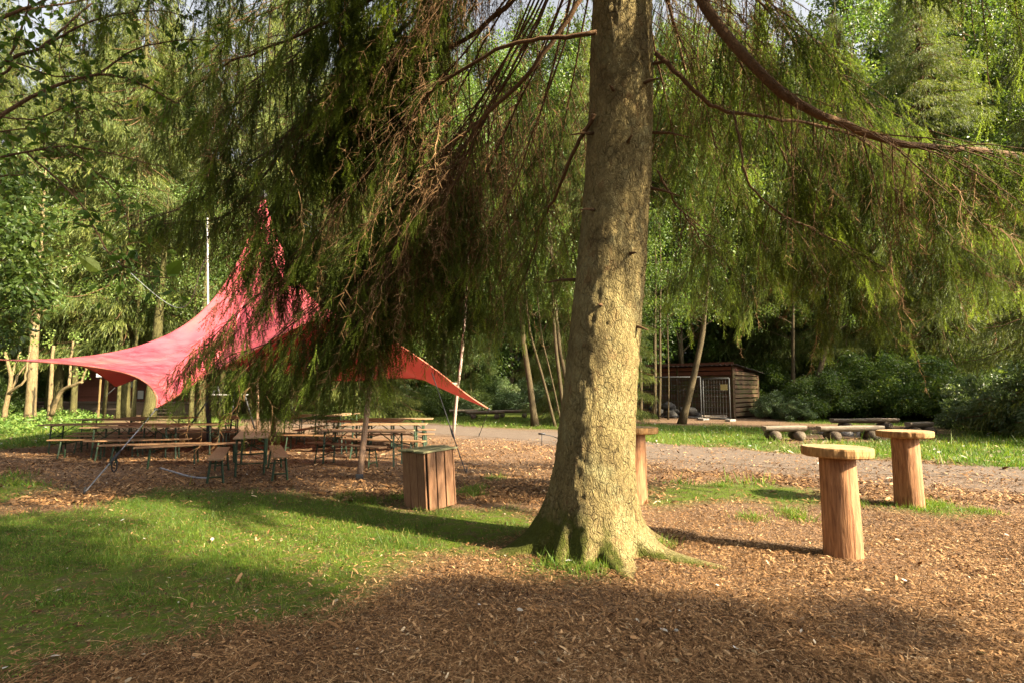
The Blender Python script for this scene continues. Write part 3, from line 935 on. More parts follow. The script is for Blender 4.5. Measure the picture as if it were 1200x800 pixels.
    curtain = [
        # over the red sail: from the trunk above the picture, out and down
        ([T, (640, -70, 6.0), (520, 90, 6.8), (420, 220, 7.4), (330, 320, 7.8), (270, 375, 8.1), (235, 412, 8.3)], .62, .55),
        ([T, (650, -40, 6.0), (560, 120, 6.7), (470, 250, 7.3), (400, 330, 7.6), (345, 378, 7.9), (300, 415, 8.1)], .65, .62),
        ([T2, (640, -120, 6.0), (520, 10, 6.7), (410, 110, 7.3), (310, 185, 7.8), (230, 235, 8.1), (165, 262, 8.4)], .6, .5),
        ([T, (665, -20, 6.1), (600, 140, 7.0), (540, 255, 7.7), (490, 320, 8.2), (455, 375, 8.5), (425, 415, 8.8)], .85, .6),
        ([T2, (620, -140, 5.9), (480, -20, 6.5), (370, 60, 7.0), (280, 120, 7.4), (215, 160, 7.7)], .65, .42),
        ([T2, (590, -150, 5.6), (450, -50, 5.9), (340, 0, 6.3), (270, 40, 6.6), (225, 85, 6.9)], .6, .4),
        ([T2, (600, -90, 6.1), (490, 40, 6.7), (410, 130, 7.2), (350, 195, 7.6), (305, 245, 7.9)], .75, .5),
        ([T2, (600, -110, 6.0), (480, 20, 6.6), (400, 120, 7.0), (345, 210, 7.4), (315, 290, 7.7)], .85, .5),
        ([T2, (560, -140, 5.8), (430, -30, 6.3), (350, 60, 6.7), (295, 130, 7.0), (255, 190, 7.3)], .75, .45),
        ([T, (672, -40, 6.4), (610, 110, 7.6), (555, 230, 8.5), (512, 320, 9.0), (485, 380, 9.3)], .8, .66),
        ([T2, (668, -80, 6.0), (590, 90, 6.8), (520, 220, 7.3), (450, 310, 7.7), (400, 370, 7.9), (365, 415, 8.1)], .9, .68),
        ([T, (676, -10, 6.3), (620, 170, 7.3), (570, 290, 7.9), (530, 350, 8.3), (505, 390, 8.6)], .7, .68),
        ([T2, (640, -90, 6.0), (545, 90, 6.8), (460, 240, 7.4), (395, 340, 7.9), (345, 400, 8.3)], .95, .66),
        ([T2, (650, -80, 6.1), (570, 120, 7.0), (500, 270, 7.7), (440, 360, 8.2), (395, 410, 8.6)], .9, .68),
        ([T2, (600, -100, 6.2), (480, 60, 7.2), (400, 170, 7.9), (345, 240, 8.4), (310, 280, 8.8)], .9, .52),
        ([T, (655, -30, 6.0), (570, 140, 6.8), (490, 275, 7.4), (425, 360, 7.9), (375, 405, 8.2), (335, 425, 8.4)], .75, .66),
        ([T2, (650, -60, 6.2), (560, 130, 7.1), (480, 280, 7.8), (425, 370, 8.3), (395, 425, 8.6)], .75, .68),
        ([T, (655, -30, 5.9), (570, 130, 6.6), (470, 290, 7.2), (390, 370, 7.6), (320, 400, 7.9), (270, 415, 8.1)], .7, .68),
        # left of the trunk, behind it
        ([T, (690, -20, 6.6), (660, 150, 7.9), (630, 270, 8.8), (600, 335, 9.4), (580, 370, 9.8)], .6, .62),
        ([T, (700, 20, 6.9), (690, 180, 8.3), (672, 290, 9.3), (655, 345, 9.9), (645, 375, 10.3)], .55, .66),
        ([T2, (665, -60, 6.2), (600, 80, 7.2), (560, 210, 7.9), (545, 300, 8.5), (540, 350, 8.9)], .6, .66),
        # right of the trunk
        ([T, (750, -30, 6.5), (785, 140, 7.7), (808, 260, 8.6), (822, 308, 9.2), (830, 335, 9.7)], .5, .55),
        ([T, (760, -60, 6.2), (820, 110, 7.1), (860, 240, 7.8), (885, 298, 8.3), (900, 330, 8.6)], .55, .55),
        ([T, (780, -80, 5.9), (870, 80, 6.6), (935, 220, 7.2), (975, 300, 7.5), (1000, 345, 7.8)], .7, .5),
        ([T2, (800, -110, 5.7), (920, 40, 6.1), (1010, 170, 6.6), (1070, 250, 6.9), (1115, 295, 7.2), (1160, 325, 7.5)], .7, .45),
        ([T2, (790, -130, 5.9), (900, 0, 6.6), (990, 110, 7.3), (1060, 190, 7.9), (1120, 245, 8.4), (1180, 275, 8.8)], .65, .45),
        ([T2, (770, -100, 6.3), (850, 40, 7.3), (920, 170, 8.2), (965, 255, 8.9), (1000, 300, 9.4)], .6, .5),
    ]
    gen = []
    for pts, hg, st in curtain:
        P = bez(px(pts), 24); P[1:-1] += rng.normal(0, .012, (22, 3))
        gen.append((P, np.linspace(.015, .006, 24), st - .22, st, 1.0, hg))
    for az, z0, L, dr in (
        (186, 8.4, 5.0, 2.6), (150, 8.8, 5.2, 2.8), (100, 8.8, 5.0, 3.0), (60, 8.8, 4.8, 3.0), 
        # added sunward to shade the trunk, rest towards the camera, all above the picture
        (-14, 8.4, 4.8, 2.3), (-20, 7.4, 4.6, 1.8), (-31, 7.6, 4.6, 1.8), (-28, 9.0, 4.6, 2.4), (-16, 9.2, 4.8, 2.4), (-60, 9.2, 3.8, 2.0), (-80, 9.4, 3.6, 1.9), (-100, 9.4, 3.6, 1.9), (-125, 9.2, 3.8, 1.9), (-150, 9.0, 4.4, 2.1), (-168, 8.6, 4.8, 2.3)):
        cx, cy = trunk_axis(z0); a = math.radians(az + random.uniform(-4, 4)); rr = trunk_r(z0) * .8
        P = limb_path((cx + rr * math.cos(a), cy + rr * math.sin(a), z0), a, L, dr)
        gen.append((P, np.linspace(.036, .008, len(P)), .30, .42, 1.05, .6))
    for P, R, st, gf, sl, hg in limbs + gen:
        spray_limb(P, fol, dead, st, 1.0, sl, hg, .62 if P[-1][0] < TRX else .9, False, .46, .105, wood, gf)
        acc = Acc(); add_tube(acc, P - off, R, 8)
        obj('limb', acc, M['limb'], t)
    # upper crown, out of the picture but it throws the shade
    upper = Acc()
    z0 = 9.6
    while z0 < 24.5:
        for q in range(6):
            a = random.uniform(0, 2 * PI)
            L = max(.4, 5.0 * (25 - z0) / 15.5 * random.uniform(.8, 1.1))
            cx, cy = trunk_axis(z0)
            P = limb_path((float(cx), float(cy), z0), a, L, L * .42)
            add_tube(upper, P - off, np.linspace(.03, .006, len(P)), 5, .5, 0, False)
            spray_limb(P, fol, dead, .25, 1.0, .9 * min(1, L / 3), .6, .32, True, .42, .34, None, .3)
        z0 += .62
    for a_ in (fol, dead, wood):
        a_.v = [x - off.astype(np.float32) for x in a_.v]
    print('spruce foliage tris', sum(len(f) for f, m in fol.f), 'dead', sum(len(f) for f, m in dead.f))
    obj('upper_limbs', upper, M['limb'], t)['kind'] = 'stuff'
    obj('crown', fol, M['needle'], t, smooth=False)
    obj('dead_twigs', dead, M['deadtwig'], t, smooth=False)
    obj('side_branches', wood, M['limb'], t)
big_spruce()
chips()

# ================================================================== objects
M['stump'] = mat_wood('debarked log', [(.25, (.085, .036, .016)), (.42, (.21, .098, .044)), (.6, (.31, .155, .07)), (.8, (.42, .255, .135))], (7, 7, .6), .85, .8, 6, .15)
M['slab_rim'] = mat_wood('slab rim', [(.25, (.13, .062, .02)), (.5, (.28, .15, .052)), (.75, (.42, .25, .10))], (9, 9, 1.5), .8, .5, 5, .15)
M['tabletop'] = mat_wood('beer table boards', [(.25, (.12, .07, .038)), (.5, (.22, .14, .075)), (.75, (.34, .235, .135))], (1.2, 14, 14), .45, .15, 4, .3, .5)
M['seat'] = mat_wood('beer bench boards', [(.25, (.12, .062, .03)), (.5, (.22, .125, .062)), (.75, (.34, .215, .12))], (1.2, 14, 14), .45, .15, 4, .3, .5)
M['grey_board'] = mat_wood('weathered boards', [(.25, (.085, .065, .048)), (.5, (.17, .135, .10)), (.75, (.28, .235, .18))], (1.2, 12, 12), .8, .4, 5, .25)
M['greensteel'] = mat_plain('dark green steel', (.012, .032, .012), .55, 0, .35, 25)
M['zinc'] = mat_plain('galvanised steel', (.04, .042, .044), .8, .0, .2, 12)
M['darksteel'] = mat_plain('dark steel', (.03, .03, .032), .5, .4, .3, 20)
M['rope'] = mat_plain('grey rope', (.20, .205, .22), .8, 0, .3, 60)
M['blackrope'] = mat_plain('black strap', (.018, .018, .02), .7, 0, .3, 40)
M['white'] = mat_plain('white paint', (.42, .41, .39), .6, 0, .12, 10)
M['paper'] = mat_plain('notice board white', (.7, .7, .67), .6, 0, .06, 4, .3, 0)
M['stone'] = mat_plain('grey stone', (.22, .20, .18), .9, 0, .45, 9, .2, .6)
M['logwood'] = mat_bark('log bench wood', (.045, .033, .024), (.10, .078, .056), (.17, .14, .10), (1, 1, 1), 18, .5, .01)
M['birchpole'] = mat_wood('pale pole wood', [(.3, (.17, .11, .085)), (.6, (.30, .22, .175)), (.8, (.40, .33, .27))], (10, 10, 2), .8, .3, 5, .1)
M['post'] = mat_wood('brown pole wood', [(.25, (.09, .05, .03)), (.5, (.19, .115, .07)), (.75, (.30, .20, .13))], (12, 12, 1.2), .85, .4, 5, .1)

def slab_mat():
    m, t, b = nt('sawn slab end grain')
    co = coords(t, "Object")
    w = N(t, "ShaderNodeTexWave", Scale=13.0, Distortion=2.6, Detail=4.0); w.wave_type = 'RINGS'; w.rings_direction = 'Z'
    w.inputs["Detail Scale"].default_value = 1.2
    t.links.new(co, w.inputs["Vector"])
    n1 = noise(t, co, 5, 6, .7); n2 = noise(t, coords(t, "Object", (60, 3, 1), (0, 0, .5)), 2, 4, .6)
    r = ramp(t, [(.1, (.19, .108, .045)), (.5, (.28, .168, .075)), (.9, (.36, .235, .115))], w.outputs["Fac"])
    c = mixc(t, .45, r.outputs[0], ramp(t, [(.3, (.17, .10, .045)), (.7, (.46, .33, .17))], n1).outputs[0])
    c = mixc(t, .25, c, ramp(t, [(.35, (.16, .11, .07)), (.65, (.45, .36, .24))], n2).outputs[0])
    # drying cracks that run out from the heart
    gr = t.nodes.new("ShaderNodeTexGradient"); gr.gradient_type = 'RADIAL'; t.links.new(co, gr.inputs[0])
    nz = N(t, "ShaderNodeTexNoise", Scale=26.0, Detail=2.0); nz.noise_dimensions = '1D'; t.links.new(gr.outputs["Fac"], nz.inputs["W"])
    ck = ramp(t, [(.335, (1, 1, 1)), (.36, (0, 0, 0))], nz.outputs["Fac"])
    c = mixc(t, mixc(t, .25, ck.outputs[0], (0, 0, 0)), c, (.06, .035, .015))
    t.links.new(c, b.inputs["Base Color"]); b.inputs["Roughness"].default_value = .85
    b.inputs["Specular IOR Level"].default_value = .2
    bump(t, b, n1, .3, .012)
    return m
M['slab'] = slab_mat()

def bar_table(px, py, label, r_post, r_top, h, th, lean, seed, crack):
    x, y = G(px, py)
    t = thing('bar_table', label, 'bar table', (x, y, float(relief(np.array(x), np.array(y)))), 0, 'log bar tables in the clearing')
    r = random.Random(seed)
    ph = [r.uniform(0, 6) for _ in range(6)]
    acc = Acc()
    zt = h - th
    def wob(a, z):
        return 1 + .025 * np.sin(2 * a + ph[0] + z) + .02 * np.sin(3 * a + ph[1] - 2 * z) + .012 * np.sin(7 * a + ph[2] + 3 * z) - .05 * np.exp(-(((a - crack + PI) % (2 * PI) - PI) / .035) ** 2) + .05 * np.exp(-(((a - 4.3 + PI) % (2 * PI) - PI) / .18) ** 2 - ((z - zt * .8) / .07) ** 2)
    prof = [(r_post * (1.05 - .06 * k / 40), -.05 + (zt + .05) * k / 40) for k in range(41)]
    add_lathe(acc, prof, 72, (0, 0, 0), .5, 0, wob)
    v = acc.v[0]; v[:, 0] += lean * v[:, 2]
    obj('post', acc, M['stump'], t)
    top = Acc()
    def wob2(a, z):
        return 1 + .03 * np.sin(2 * a + ph[3]) + .02 * np.sin(3 * a + ph[4]) + .012 * np.sin(9 * a + ph[5]) + .008 * np.sin(23 * a) + 0 * z
    pr = [(r_top * .9, 0), (r_top * .985, .012), (r_top, .035), (r_top, th - .02), (r_top * .985, th - .004), (r_top * .97, th)]
    add_lathe(top, pr, 96, (0, 0, 0), .5, 0, wob2, False)
    vv = top.v[0]; n = 96
    top.f.append(((np.arange(n)[::-1])[None], 0))
    # upper face with its own material
    rim = vv[-n:].copy(); c = rim.mean(0)
    rings = [rim] + [c + (rim - c) * s for s in (.75, .5, .25)]
    tv = np.vstack(rings[1:] + [c[None]]); n0 = top.n
    ids = [np.arange(len(vv) - n, len(vv))] + [n0 + k * n + np.arange(n) for k in range(3)]
    fs = []
    for q in range(3):
        a_, b_ = ids[q], ids[q + 1]
        fs.append(np.stack([a_, np.roll(a_, -1), np.roll(b_, -1), b_], -1))
    top.add(tv, np.vstack(fs) - n0, .5, 1)
    ctr = n0 + 3 * n
    top.f.append((np.stack([ids[3], np.roll(ids[3], -1), np.full(n, ctr)], -1), 1))
    o = obj('table_top', top, [M['slab_rim'], M['slab']], t, smooth=False)
    o.location = (lean * zt + .01, 0, zt - .003); o.rotation_euler = (r.uniform(-.02, .02), r.uniform(-.015, .03), r.uniform(0, 6))
    return t

bar_table(988, 652, 'thick log bar table with round sawn top, nearest of the three, on the wood chips', .168, .332, 1.10, .10, -.012, 5, 4.75)
bar_table(1066, 592, 'log bar table with tall grass at its foot, behind the nearest log table', .178, .34, 1.09, .095, -.015, 6, 4.95)
bar_table(743, 587, 'log bar table half hidden behind the thick spruce trunk', .19, .37, 1.12, .10, .0, 9, 5.3)

# ------------------------------------------------------------------ litter bin of boards
def litter_bin():
    c = np.array(G(501, 599)); e1 = np.array([.72, .69]); e1 /= np.linalg.norm(e1); e2 = np.array([-e1[1], e1[0]])
    w1, w2, h = .50, .58, .80
    ctr = c + e1 * w1 / 2 + e2 * w2 / 2
    rz = math.atan2(e1[1], e1[0])
    t = thing('litter_bin', 'square litter bin of upright brown boards with a mossy lid', 'litter bin', (ctr[0], ctr[1], 0), rz)
    t.rotation_euler = (math.radians(-2.5), math.radians(-2.5), rz)
    mw = mat_wood('bin boards', [(.25, (.085, .04, .02)), (.5, (.17, .083, .04)), (.75, (.25, .14, .075))], (12, 12, 1.0), .75, .45, 6, .3)
    ml = mat_wood('bin lid boards', [(.25, (.11, .10, .05)), (.5, (.20, .19, .10)), (.75, (.36, .31, .19))], (1.2, 12, 12), .8, .35, 6, .3, .3, (.10, .11, .055))
    r = random.Random(3)
    def face(nx, ny, width, dist):
        acc = Acc(); nb = 3; bw = width / nb
        tx, ty = -ny, nx
        for k in range(nb):
            u = (k - 1) * bw
            tw = bw - .012 - r.uniform(0, .006)
            a = Acc()
            add_box(a, (0, 0, h / 2), (.024, tw, h - .01 + r.uniform(-.01, .01)), 0, r.random(), 0, .004)
            v = a.v[0]; ang = math.atan2(ny, nx); ca, sa = math.cos(ang), math.sin(ang)
            v2 = v.copy(); v2[:, 0] = v[:, 0] * ca - v[:, 1] * sa + nx * (dist + r.uniform(0, .004)) + tx * u
            v2[:, 1] = v[:, 0] * sa + v[:, 1] * ca + ny * (dist + r.uniform(0, .004)) + ty * u
            n0 = acc.n
            acc.v.append(v2); acc.t.append(a.t[0]); acc.f += [(f + n0, m_) for f, m_ in a.f]; acc.n += len(v2)
        obj('side_panel', acc, mw, t, False)
    face(1, 0, w2, w1 / 2); face(-1, 0, w2, w1 / 2)
    face(0, -1, w1 - .05, w2 / 2 - .0); face(0, 1, w1 - .05, w2 / 2)
    inner = Acc(); add_box(inner, (0, 0, h / 2 - .02), (w1 - .05, w2 - .05, h - .1))
    obj('inner_box', inner, M['darksteel'], t, False)
    lid = Acc()
    for k in range(3):
        add_box(lid, (0.0, (k - 1) * .222, h + .014 + [0, .012, .004][k]), (w1 + .12, .214, .026), [.02, -.015, .01][k], r.random(), 0, .004)
    obj('lid', lid, ml, t, False)
litter_bin()

# ------------------------------------------------------------------ folding tables and benches
def strut(acc, p, q, w=.03, tint=.5, mat=0):
    add_tube(acc, [p, q], w / 2, 4, tint, mat)

def make_table():
    t = thing('folding_table', 'x', 'table', (0, 0, 0), 0, 'folding tables under the red sail')
    L, W, H = 2.2, .6, .77
    top = Acc()
    for k in range(3):
        add_box(top, (0, (k - 1) * W / 3, H - .016), (L, W / 3 - .002, .028), 0, random.random(), 0, .005)
    obj('tabletop', top, M['tabletop'], t, False)
    for s in (-1, 1):
        for q in (-1, 1):
            a = Acc(); strut(a, (s * .80, q * .25, H - .03), (s * .82, q * .25, 0), .042)
            add_box(a, (s * .82, q * .25, .008), (.07, .05, .016))
            obj('leg', a, M['greensteel'], t, False)
        b = Acc()
        strut(b, (s * .81, -.25, H - .06), (s * .815, .25, H - .30), .02); strut(b, (s * .81 + .012, .25, H - .06), (s * .815 + .012, -.25, H - .30), .02)
        strut(b, (s * .81, -.25, H - .045), (s * .81, .25, H - .045), .03)
        obj('cross_brace', b, M['greensteel'], t, False)
        b = Acc(); strut(b, (s * .82, -.25, .24), (s * .82, .25, .24), .022); obj('lower_bar', b, M['greensteel'], t, False)
        c = Acc(); strut(c, (s * .815, 0, H - .34), (s * .36, 0, H - .035), .024)
        strut(c, (s * .815, -.25, H - .34), (s * .815, .25, H - .34), .02)
        obj('stay', c, M['greensteel'], t, False)
    return t

def make_bench():
    t = thing('folding_bench', 'x', 'bench', (0, 0, 0), 0, 'folding benches under the red sail')
    L, W, H = 2.2, .25, .47
    top = Acc()
    add_box(top, (0, 0, H - .014), (L, W, .028), 0, .5, 0, .005)
    obj('seat', top, M['seat'], t, False)
    for s in (-1, 1):
        for q in (-1, 1):
            a = Acc(); strut(a, (s * .80, q * .085, H - .03), (s * .83, q * .13, 0), .04)
            obj('leg', a, M['greensteel'], t, False)
        b = Acc()
        strut(b, (s * .81, -.10, H - .10), (s * .81, .10, H - .10), .025)
        obj('cross_brace', b, M['greensteel'], t, False)
        b = Acc(); strut(b, (s * .825, -.12, .12), (s * .825, .12, .12), .025); obj('lower_bar', b, M['greensteel'], t, False)
        b = Acc(); strut(b, (s * .81, 0, H - .12), (s * .40, 0, H - .03), .022)
        obj('stay', b, M['greensteel'], t, False)
    return t

def shuffle_tone(root, names):
    """every copy gets its own board tone through a mesh of its own"""
    pass

TBL, BEN = make_table(), make_bench()
used = {'t': False, 'b': False}
def put(kind, p, q, label):
    """p, q: the two ends of the board as (px, py, height-known) -> both lie at the board's height"""
    H = .77 if kind == 't' else .47
    a = np.array(G(p[0], p[1], H)); b = np.array(G(q[0], q[1], H))
    c = (a + b) / 2; d = b - a
    rz = math.atan2(d[1], d[0])
    z = float(relief(np.array(c[0]), np.array(c[1]))) + random.uniform(-.006, .006)
    src = TBL if kind == 't' else BEN
    if not used[kind]:
        used[kind] = True
        src.location = (c[0], c[1], z); src.rotation_euler = (0, 0, rz); src['label'] = label
        return src
    return dup(src, (c[0], c[1], z), rz, label)

put('t', (293, 513), (300, 502), 'reddish folding table standing end-on, between two end-on benches')
put('t', (58, 496), (155, 495), 'dark folding table farthest out beside the bright ground cover')
put('t', (92, 490.5), (176, 491), 'dark folding table behind the outermost one, near the pale forked shrub')
put('t', (146, 488.3), (230, 488.5), 'folding table of the back row, in front of the mossy leaning trunk')
put('t', (108, 499.5), (210, 498.5), 'sunlit folding table behind the taut guy rope')
put('t', (166, 497), (262, 496.5), 'sunlit folding table between the rope table and the end-on table')
put('t', (367, 503), (487, 504.5), 'folding table behind the leaning pole with its green legs towards the litter bin')
put('t', (400, 496), (503, 495.5), 'light brown folding table just beyond the pole table')
put('t', (422, 490.6), (508, 490.2), 'pale folding table farthest back towards the white pole')
put('t', (384, 493), (470, 492.6), 'folding table squeezed between the two pale tables by the leaning pole')
put('t', (338, 488.6), (366, 484.6), 'dark folding table set askew at the back edge by the lawn')
put('t', (384, 486.8), (416, 482.8), 'askew folding table beside the dark one at the lawn edge')
put('t', (269, 490.5), (267, 486), 'small-looking dark folding table end-on beneath the metal trestle')

put('b', (252, 537), (262, 522.5), 'greyish bench end-on, on the rope side of the end-on table')
put('b', (330, 535), (322, 521.5), 'greyish bench end-on, on the pole side of the end-on table')
put('b', (167, 522.5), (282, 517), 'sunlit bench nearest the white rope on the ground')
put('b', (124, 520.5), (240, 518), 'grey bench crossed by the taut guy rope')
put('b', (62, 514.3), (170, 513), 'dark bench in front of the outermost table')
put('b', (106, 516.5), (218, 514), 'bench tucked under the sunlit rope table')
put('b', (81, 509.5), (180, 509), 'grey bench behind the outermost table')
put('b', (89, 506.5), (182, 506), 'pale grey bench, second behind the outermost table')
put('b', (184, 506.2), (272, 505.5), 'shadowed bench behind the two sunlit tables')
put('b', (353, 516.5), (464, 524.5), 'red-brown bench nearest the leaning pole')
put('b', (398, 513), (503, 516.5), 'bench behind the red-brown one, reaching past the green table legs')
put('b', (412, 508), (511, 507.2), 'bench whose pale end sticks out towards the white pole')
put('b', (424, 503.3), (510, 503), 'bench of the last row in the light beside the path')
put('b', (351, 503.5), (378, 498.5), 'dark bench set askew beside the askew tables')
put('b', (398, 499), (424, 495.4), 'short-looking askew bench between lawn and pale tables')
put('b', (196, 503), (270, 502), 'bench of the back row in front of the grey mast')
put('b', (330, 508), (412, 509.5), 'shadowed bench just behind the brown mast')

# ------------------------------------------------------------------ red sail
def fabric_mat():
    m, t, b = nt('red sail cloth')
    n1 = noise(t, coords(t, "Object"), .5, 4, .6); n2 = noise(t, coords(t, "Object"), 40, 3, .6)
    r = ramp(t, [(.3, (.43, .058, .086)), (.55, (.49, .088, .108)), (.75, (.51, .13, .11))], n1)
    t.links.new(r.outputs[0], b.inputs["Base Color"])
    b.inputs["Roughness"].default_value = .55; b.inputs["Specular IOR Level"].default_value = .35
    bump(t, b, n2, .08, .003)
    tr = t.nodes.new("ShaderNodeBsdfTranslucent"); tr.inputs["Color"].default_value = (.50, .03, .02, 1)
    mx = t.nodes.new("ShaderNodeMixShader"); mx.inputs[0].default_value = .05
    t.links.new(b.outputs[0], mx.inputs[1]); t.links.new(tr.outputs[0], mx.inputs[2])
    t.links.new(mx.outputs[0], t.nodes["Material Output"].inputs[0])
    return m
M['sail'] = fabric_mat()

def sail():
    hems = [
        [(-14, 420.5, 13.0), (60, 425, 12.9), (110, 430, 12.7), (150, 438, 12.4), (172, 449, 12.0), (183, 463, 11.7), (183, 479, 11.5)],
        [(183, 479, 11.5), (250, 436, 11.6), (300, 409, 11.8), (337, 389, 11.9), (375, 374, 12.0), (420, 376, 12.1), (441, 386, 12.2), (480, 412, 13.0), (512, 434, 13.6), (546, 461, 14.2), (573, 479, 14.5)],
        [(573, 479, 14.5), (540, 463, 15.3), (486, 443, 17.0), (402, 446, 19.5), (330, 438, 20.6), (260, 432, 21.0), (200, 424, 20.8), (160, 439, 20.0), (136, 453, 19.5)],
        [(136, 453, 19.5), (120, 441, 18.5), (99, 430, 17.0), (50, 424, 14.8), (-14, 420.5, 13.0)],
    ]
    P = np.array(A(309, 226, 17.0))
    t = thing('shade_sail', 'large red sail tent stretched over the tables with a high peak', 'sail tent', (P[0], P[1], 0))
    off = np.array([P[0], P[1], 0])
    loop, corners = [], []
    for h in hems:
        w = np.array([A(*p) for p in h])
        corners.append(w[0])
        loop.append(bez(w, 41)[:-1])
    Lp = np.vstack(loop); n = len(Lp)
    ns = 46
    lin = np.zeros(n); idx = np.arange(n)
    for ci, cf, wd in ((40, .22, 18), (80, .42, 34), (120, .25, 18)):
        dd = np.minimum(np.abs(idx - ci), n - np.abs(idx - ci)); lin = np.maximum(lin, cf * np.exp(-(dd / wd) ** 2))
    V = []
    for i in range(ns + 1):
        s = i / ns
        g = .45 * s ** 2.4 + .55 * s ** 7
        q = Lp * (1 - s) + P * s
        q[:, 2] = Lp[:, 2] + (P[2] - Lp[:, 2]) * (lin * s + (1 - lin) * g)
        V.append(q)
    V = np.array(V)
    i = np.arange(ns)[:, None] * n; j = np.arange(n)[None]; k = (j + 1) % n
    f = np.stack([i + j, i + k, i + n + k, i + n + j], -1).reshape(-1, 4)
    acc = Acc().add((V - off).reshape(-1, 3), f)
    obj('canopy', acc, M['sail'], t)
    hem = Acc(); pts = np.vstack([Lp, Lp[:1]]) - off
    add_tube(hem, pts, .016, 6)
    obj('hem', hem, mat_plain('sail webbing', (.42, .13, .08), .7, 0, .2, 20), t)
    ms = mat_plain('sail seam', (.36, .05, .055), .7, 0, .2, 20)
    for c in (12, 30, 52, 66, 92, 112, 135):
        a = Acc(); add_tube(a, V[:-3, c] - off + [0, 0, .004], .009, 5); obj('seam', a, ms, t)
    cap = Acc(); add_lathe(cap, [(.18, -.22), (.10, -.05), (.05, .06), (.0, .1)], 16, tuple(P - off)); obj('peak_cap', cap, M['blackrope'], t)
    for c in corners:
        a = Acc(); add_lathe(a, [(.03, -.03), (.045, 0), (.03, .03)], 10, tuple(c - off)); obj('corner_ring', a, M['zinc'], t)
    # masts
    def pole(name, label, cat, p, q, r0, r1, mat, extra=None, n=10, wig=.0):
        p, q = np.array(p, float), np.array(q, float)
        o = thing(name, label, cat, tuple(p))
        a = Acc(); u = np.linspace(0, 1, 12)[:, None]
        pts = (q - p) * u
        pts[1:-1] += np.cumsum(rng.normal(0, wig, (10, 3)), 0) * np.sin(u[1:-1] * PI)
        add_tube(a, pts, np.linspace(r0, r1, 12), n)
        obj('shaft', a, mat, o)
        if extra: extra(o, q - p)
        return o
    g = lambda x, y: (*G(x, y), -.02)
    def shoe(o, d):
        a = Acc(); add_box(a, (0, 0, .05), (.14, .14, .10), .3, .5, 0, .01); obj('shoe', a, M['zinc'], o, False)
    pole('sail_mast', 'brown wooden mast under the peak of the red sail', 'mast', g(321, 517), P - [0, 0, .1], .085, .05, M['post'])
    pole('tall_mast', 'slim white mast rising above the red sail with a grey lower part', 'mast', (*G(245, 521), 0), A(243, 255, 16.2), .036, .024, M['white'],
         lambda o, d: (lambda a: (add_tube(a, [d * 0, d * .34], [.075, .06], 10), obj('sleeve', a, M['zinc'], o)))(Acc()))
    pole('support_post', 'dark thin post behind the brown mast', 'post', g(302, 504), A(301, 433, 21.2), .07, .06, M['post'])
    pole('leaning_pole', 'leaning wooden pole holding up the front edge of the red sail', 'pole', g(421, 560), A(441, 387, 12.2), .062, .045, M['post'], shoe)
    def bar(o, d):
        a = Acc(); add_tube(a, [d * .28 + [.0, -.05, 0], d * .28 + [-.52, -.05, .02]], .035, 8); obj('crossbar', a, M['birchpole'], o)
    pole('white_pole', 'pale peeled pole with a short crossbar beyond the litter bin', 'pole', g(531, 512), A(549, 290, 18.6), .058, .034, M['birchpole'], bar, 10, .012)
    # guy ropes
    def rope(label, pts, r, mat, stake=True, ratchet=None, loop=False, name='guy_rope'):
        pts = np.array(pts, float); b = pts[-1].copy()
        o = thing(name, label, 'rope', tuple(b))
        a = Acc(); add_tube(a, bez(pts, 24) - b if len(pts) > 2 else pts - b, r, 6); obj('cord', a, mat, o)
        if ratchet is not None:
            c = pts[0] * (1 - ratchet) + pts[-1] * ratchet - b; d = unit(pts[-1] - pts[0])
            a = Acc(); add_tube(a, [c - d * .22, c - d * .1, c, c + d * .14, c + d * .25], [.012, .022, .028, .02, .012], 6); obj('ratchet', a, M['blackrope'], o)
            if loop:
                th = np.linspace(0, 2 * PI, 18)
                a = Acc(); add_tube(a, np.stack([c[0] + .05 * np.sin(th), c[1] - .02 + 0 * th, c[2] - .15 + .13 * np.cos(th)], -1), .012, 5); obj('strap_loop', a, M['blackrope'], o)
        if stake:
            a = Acc(); add_tube(a, [(0.02, .02, .12), (0, 0, -.08)], [.014, .012], 6); obj('stake', a, M['darksteel'], o)
    rope('taut grey guy rope with a black ratchet from the low sail corner', [corners[1], (*G(97, 579), 0.0)], .011, M['rope'], True, .62, True)
    rope('black guy rope ending behind the litter bin', [A(506, 436, 13.6), (*G(546, 554), 0)], .012, M['blackrope'], True, .66)
    rope('thin dark guy rope from the pointed sail tip', [corners[2], (*G(561, 511), 0)], .012, M['blackrope'])
    rope('guy rope from the far low sail corner', [corners[3], (*G(112, 474), 0)], .014, M['rope'])
    rope('guy rope from the outermost sail tip', [corners[0], (*G(-70, 520), 0)], .014, M['blackrope'])
    rope('thin rope from the high mast to the trees', [A(243, 300, 16.1), A(205, 360, 22), A(120, 290, 28)], .012, M['rope'], False)
    rope('slack line from a small peg towards the big spruce', [(*G(668, 524), .08), (*G(650, 517), .15), (*G(635, 521.5), .34)], .014, M['blackrope'], False)
    a = Acc(); x, y = G(635, 522); add_tube(a, [(x, y, -.1), (x, y, .36)], .014, 6); add_box(a, (x, y, .36), (.2, .05, .05))
    tag(obj('rope_peg', a, M['darksteel']), 'small dark peg with a line on the chips beside the big spruce', 'peg')
    pts = [(*G(u, v), .02) for u, v in ((188, 549), (200, 552.5), (215, 557), (228, 560), (243, 561))]
    a = Acc(); add_tube(a, bez(pts, 30), .018, 6)
    tag(obj('loose_rope', a, M['rope']), 'loose pale rope lying on the wood chips', 'rope')
sail()

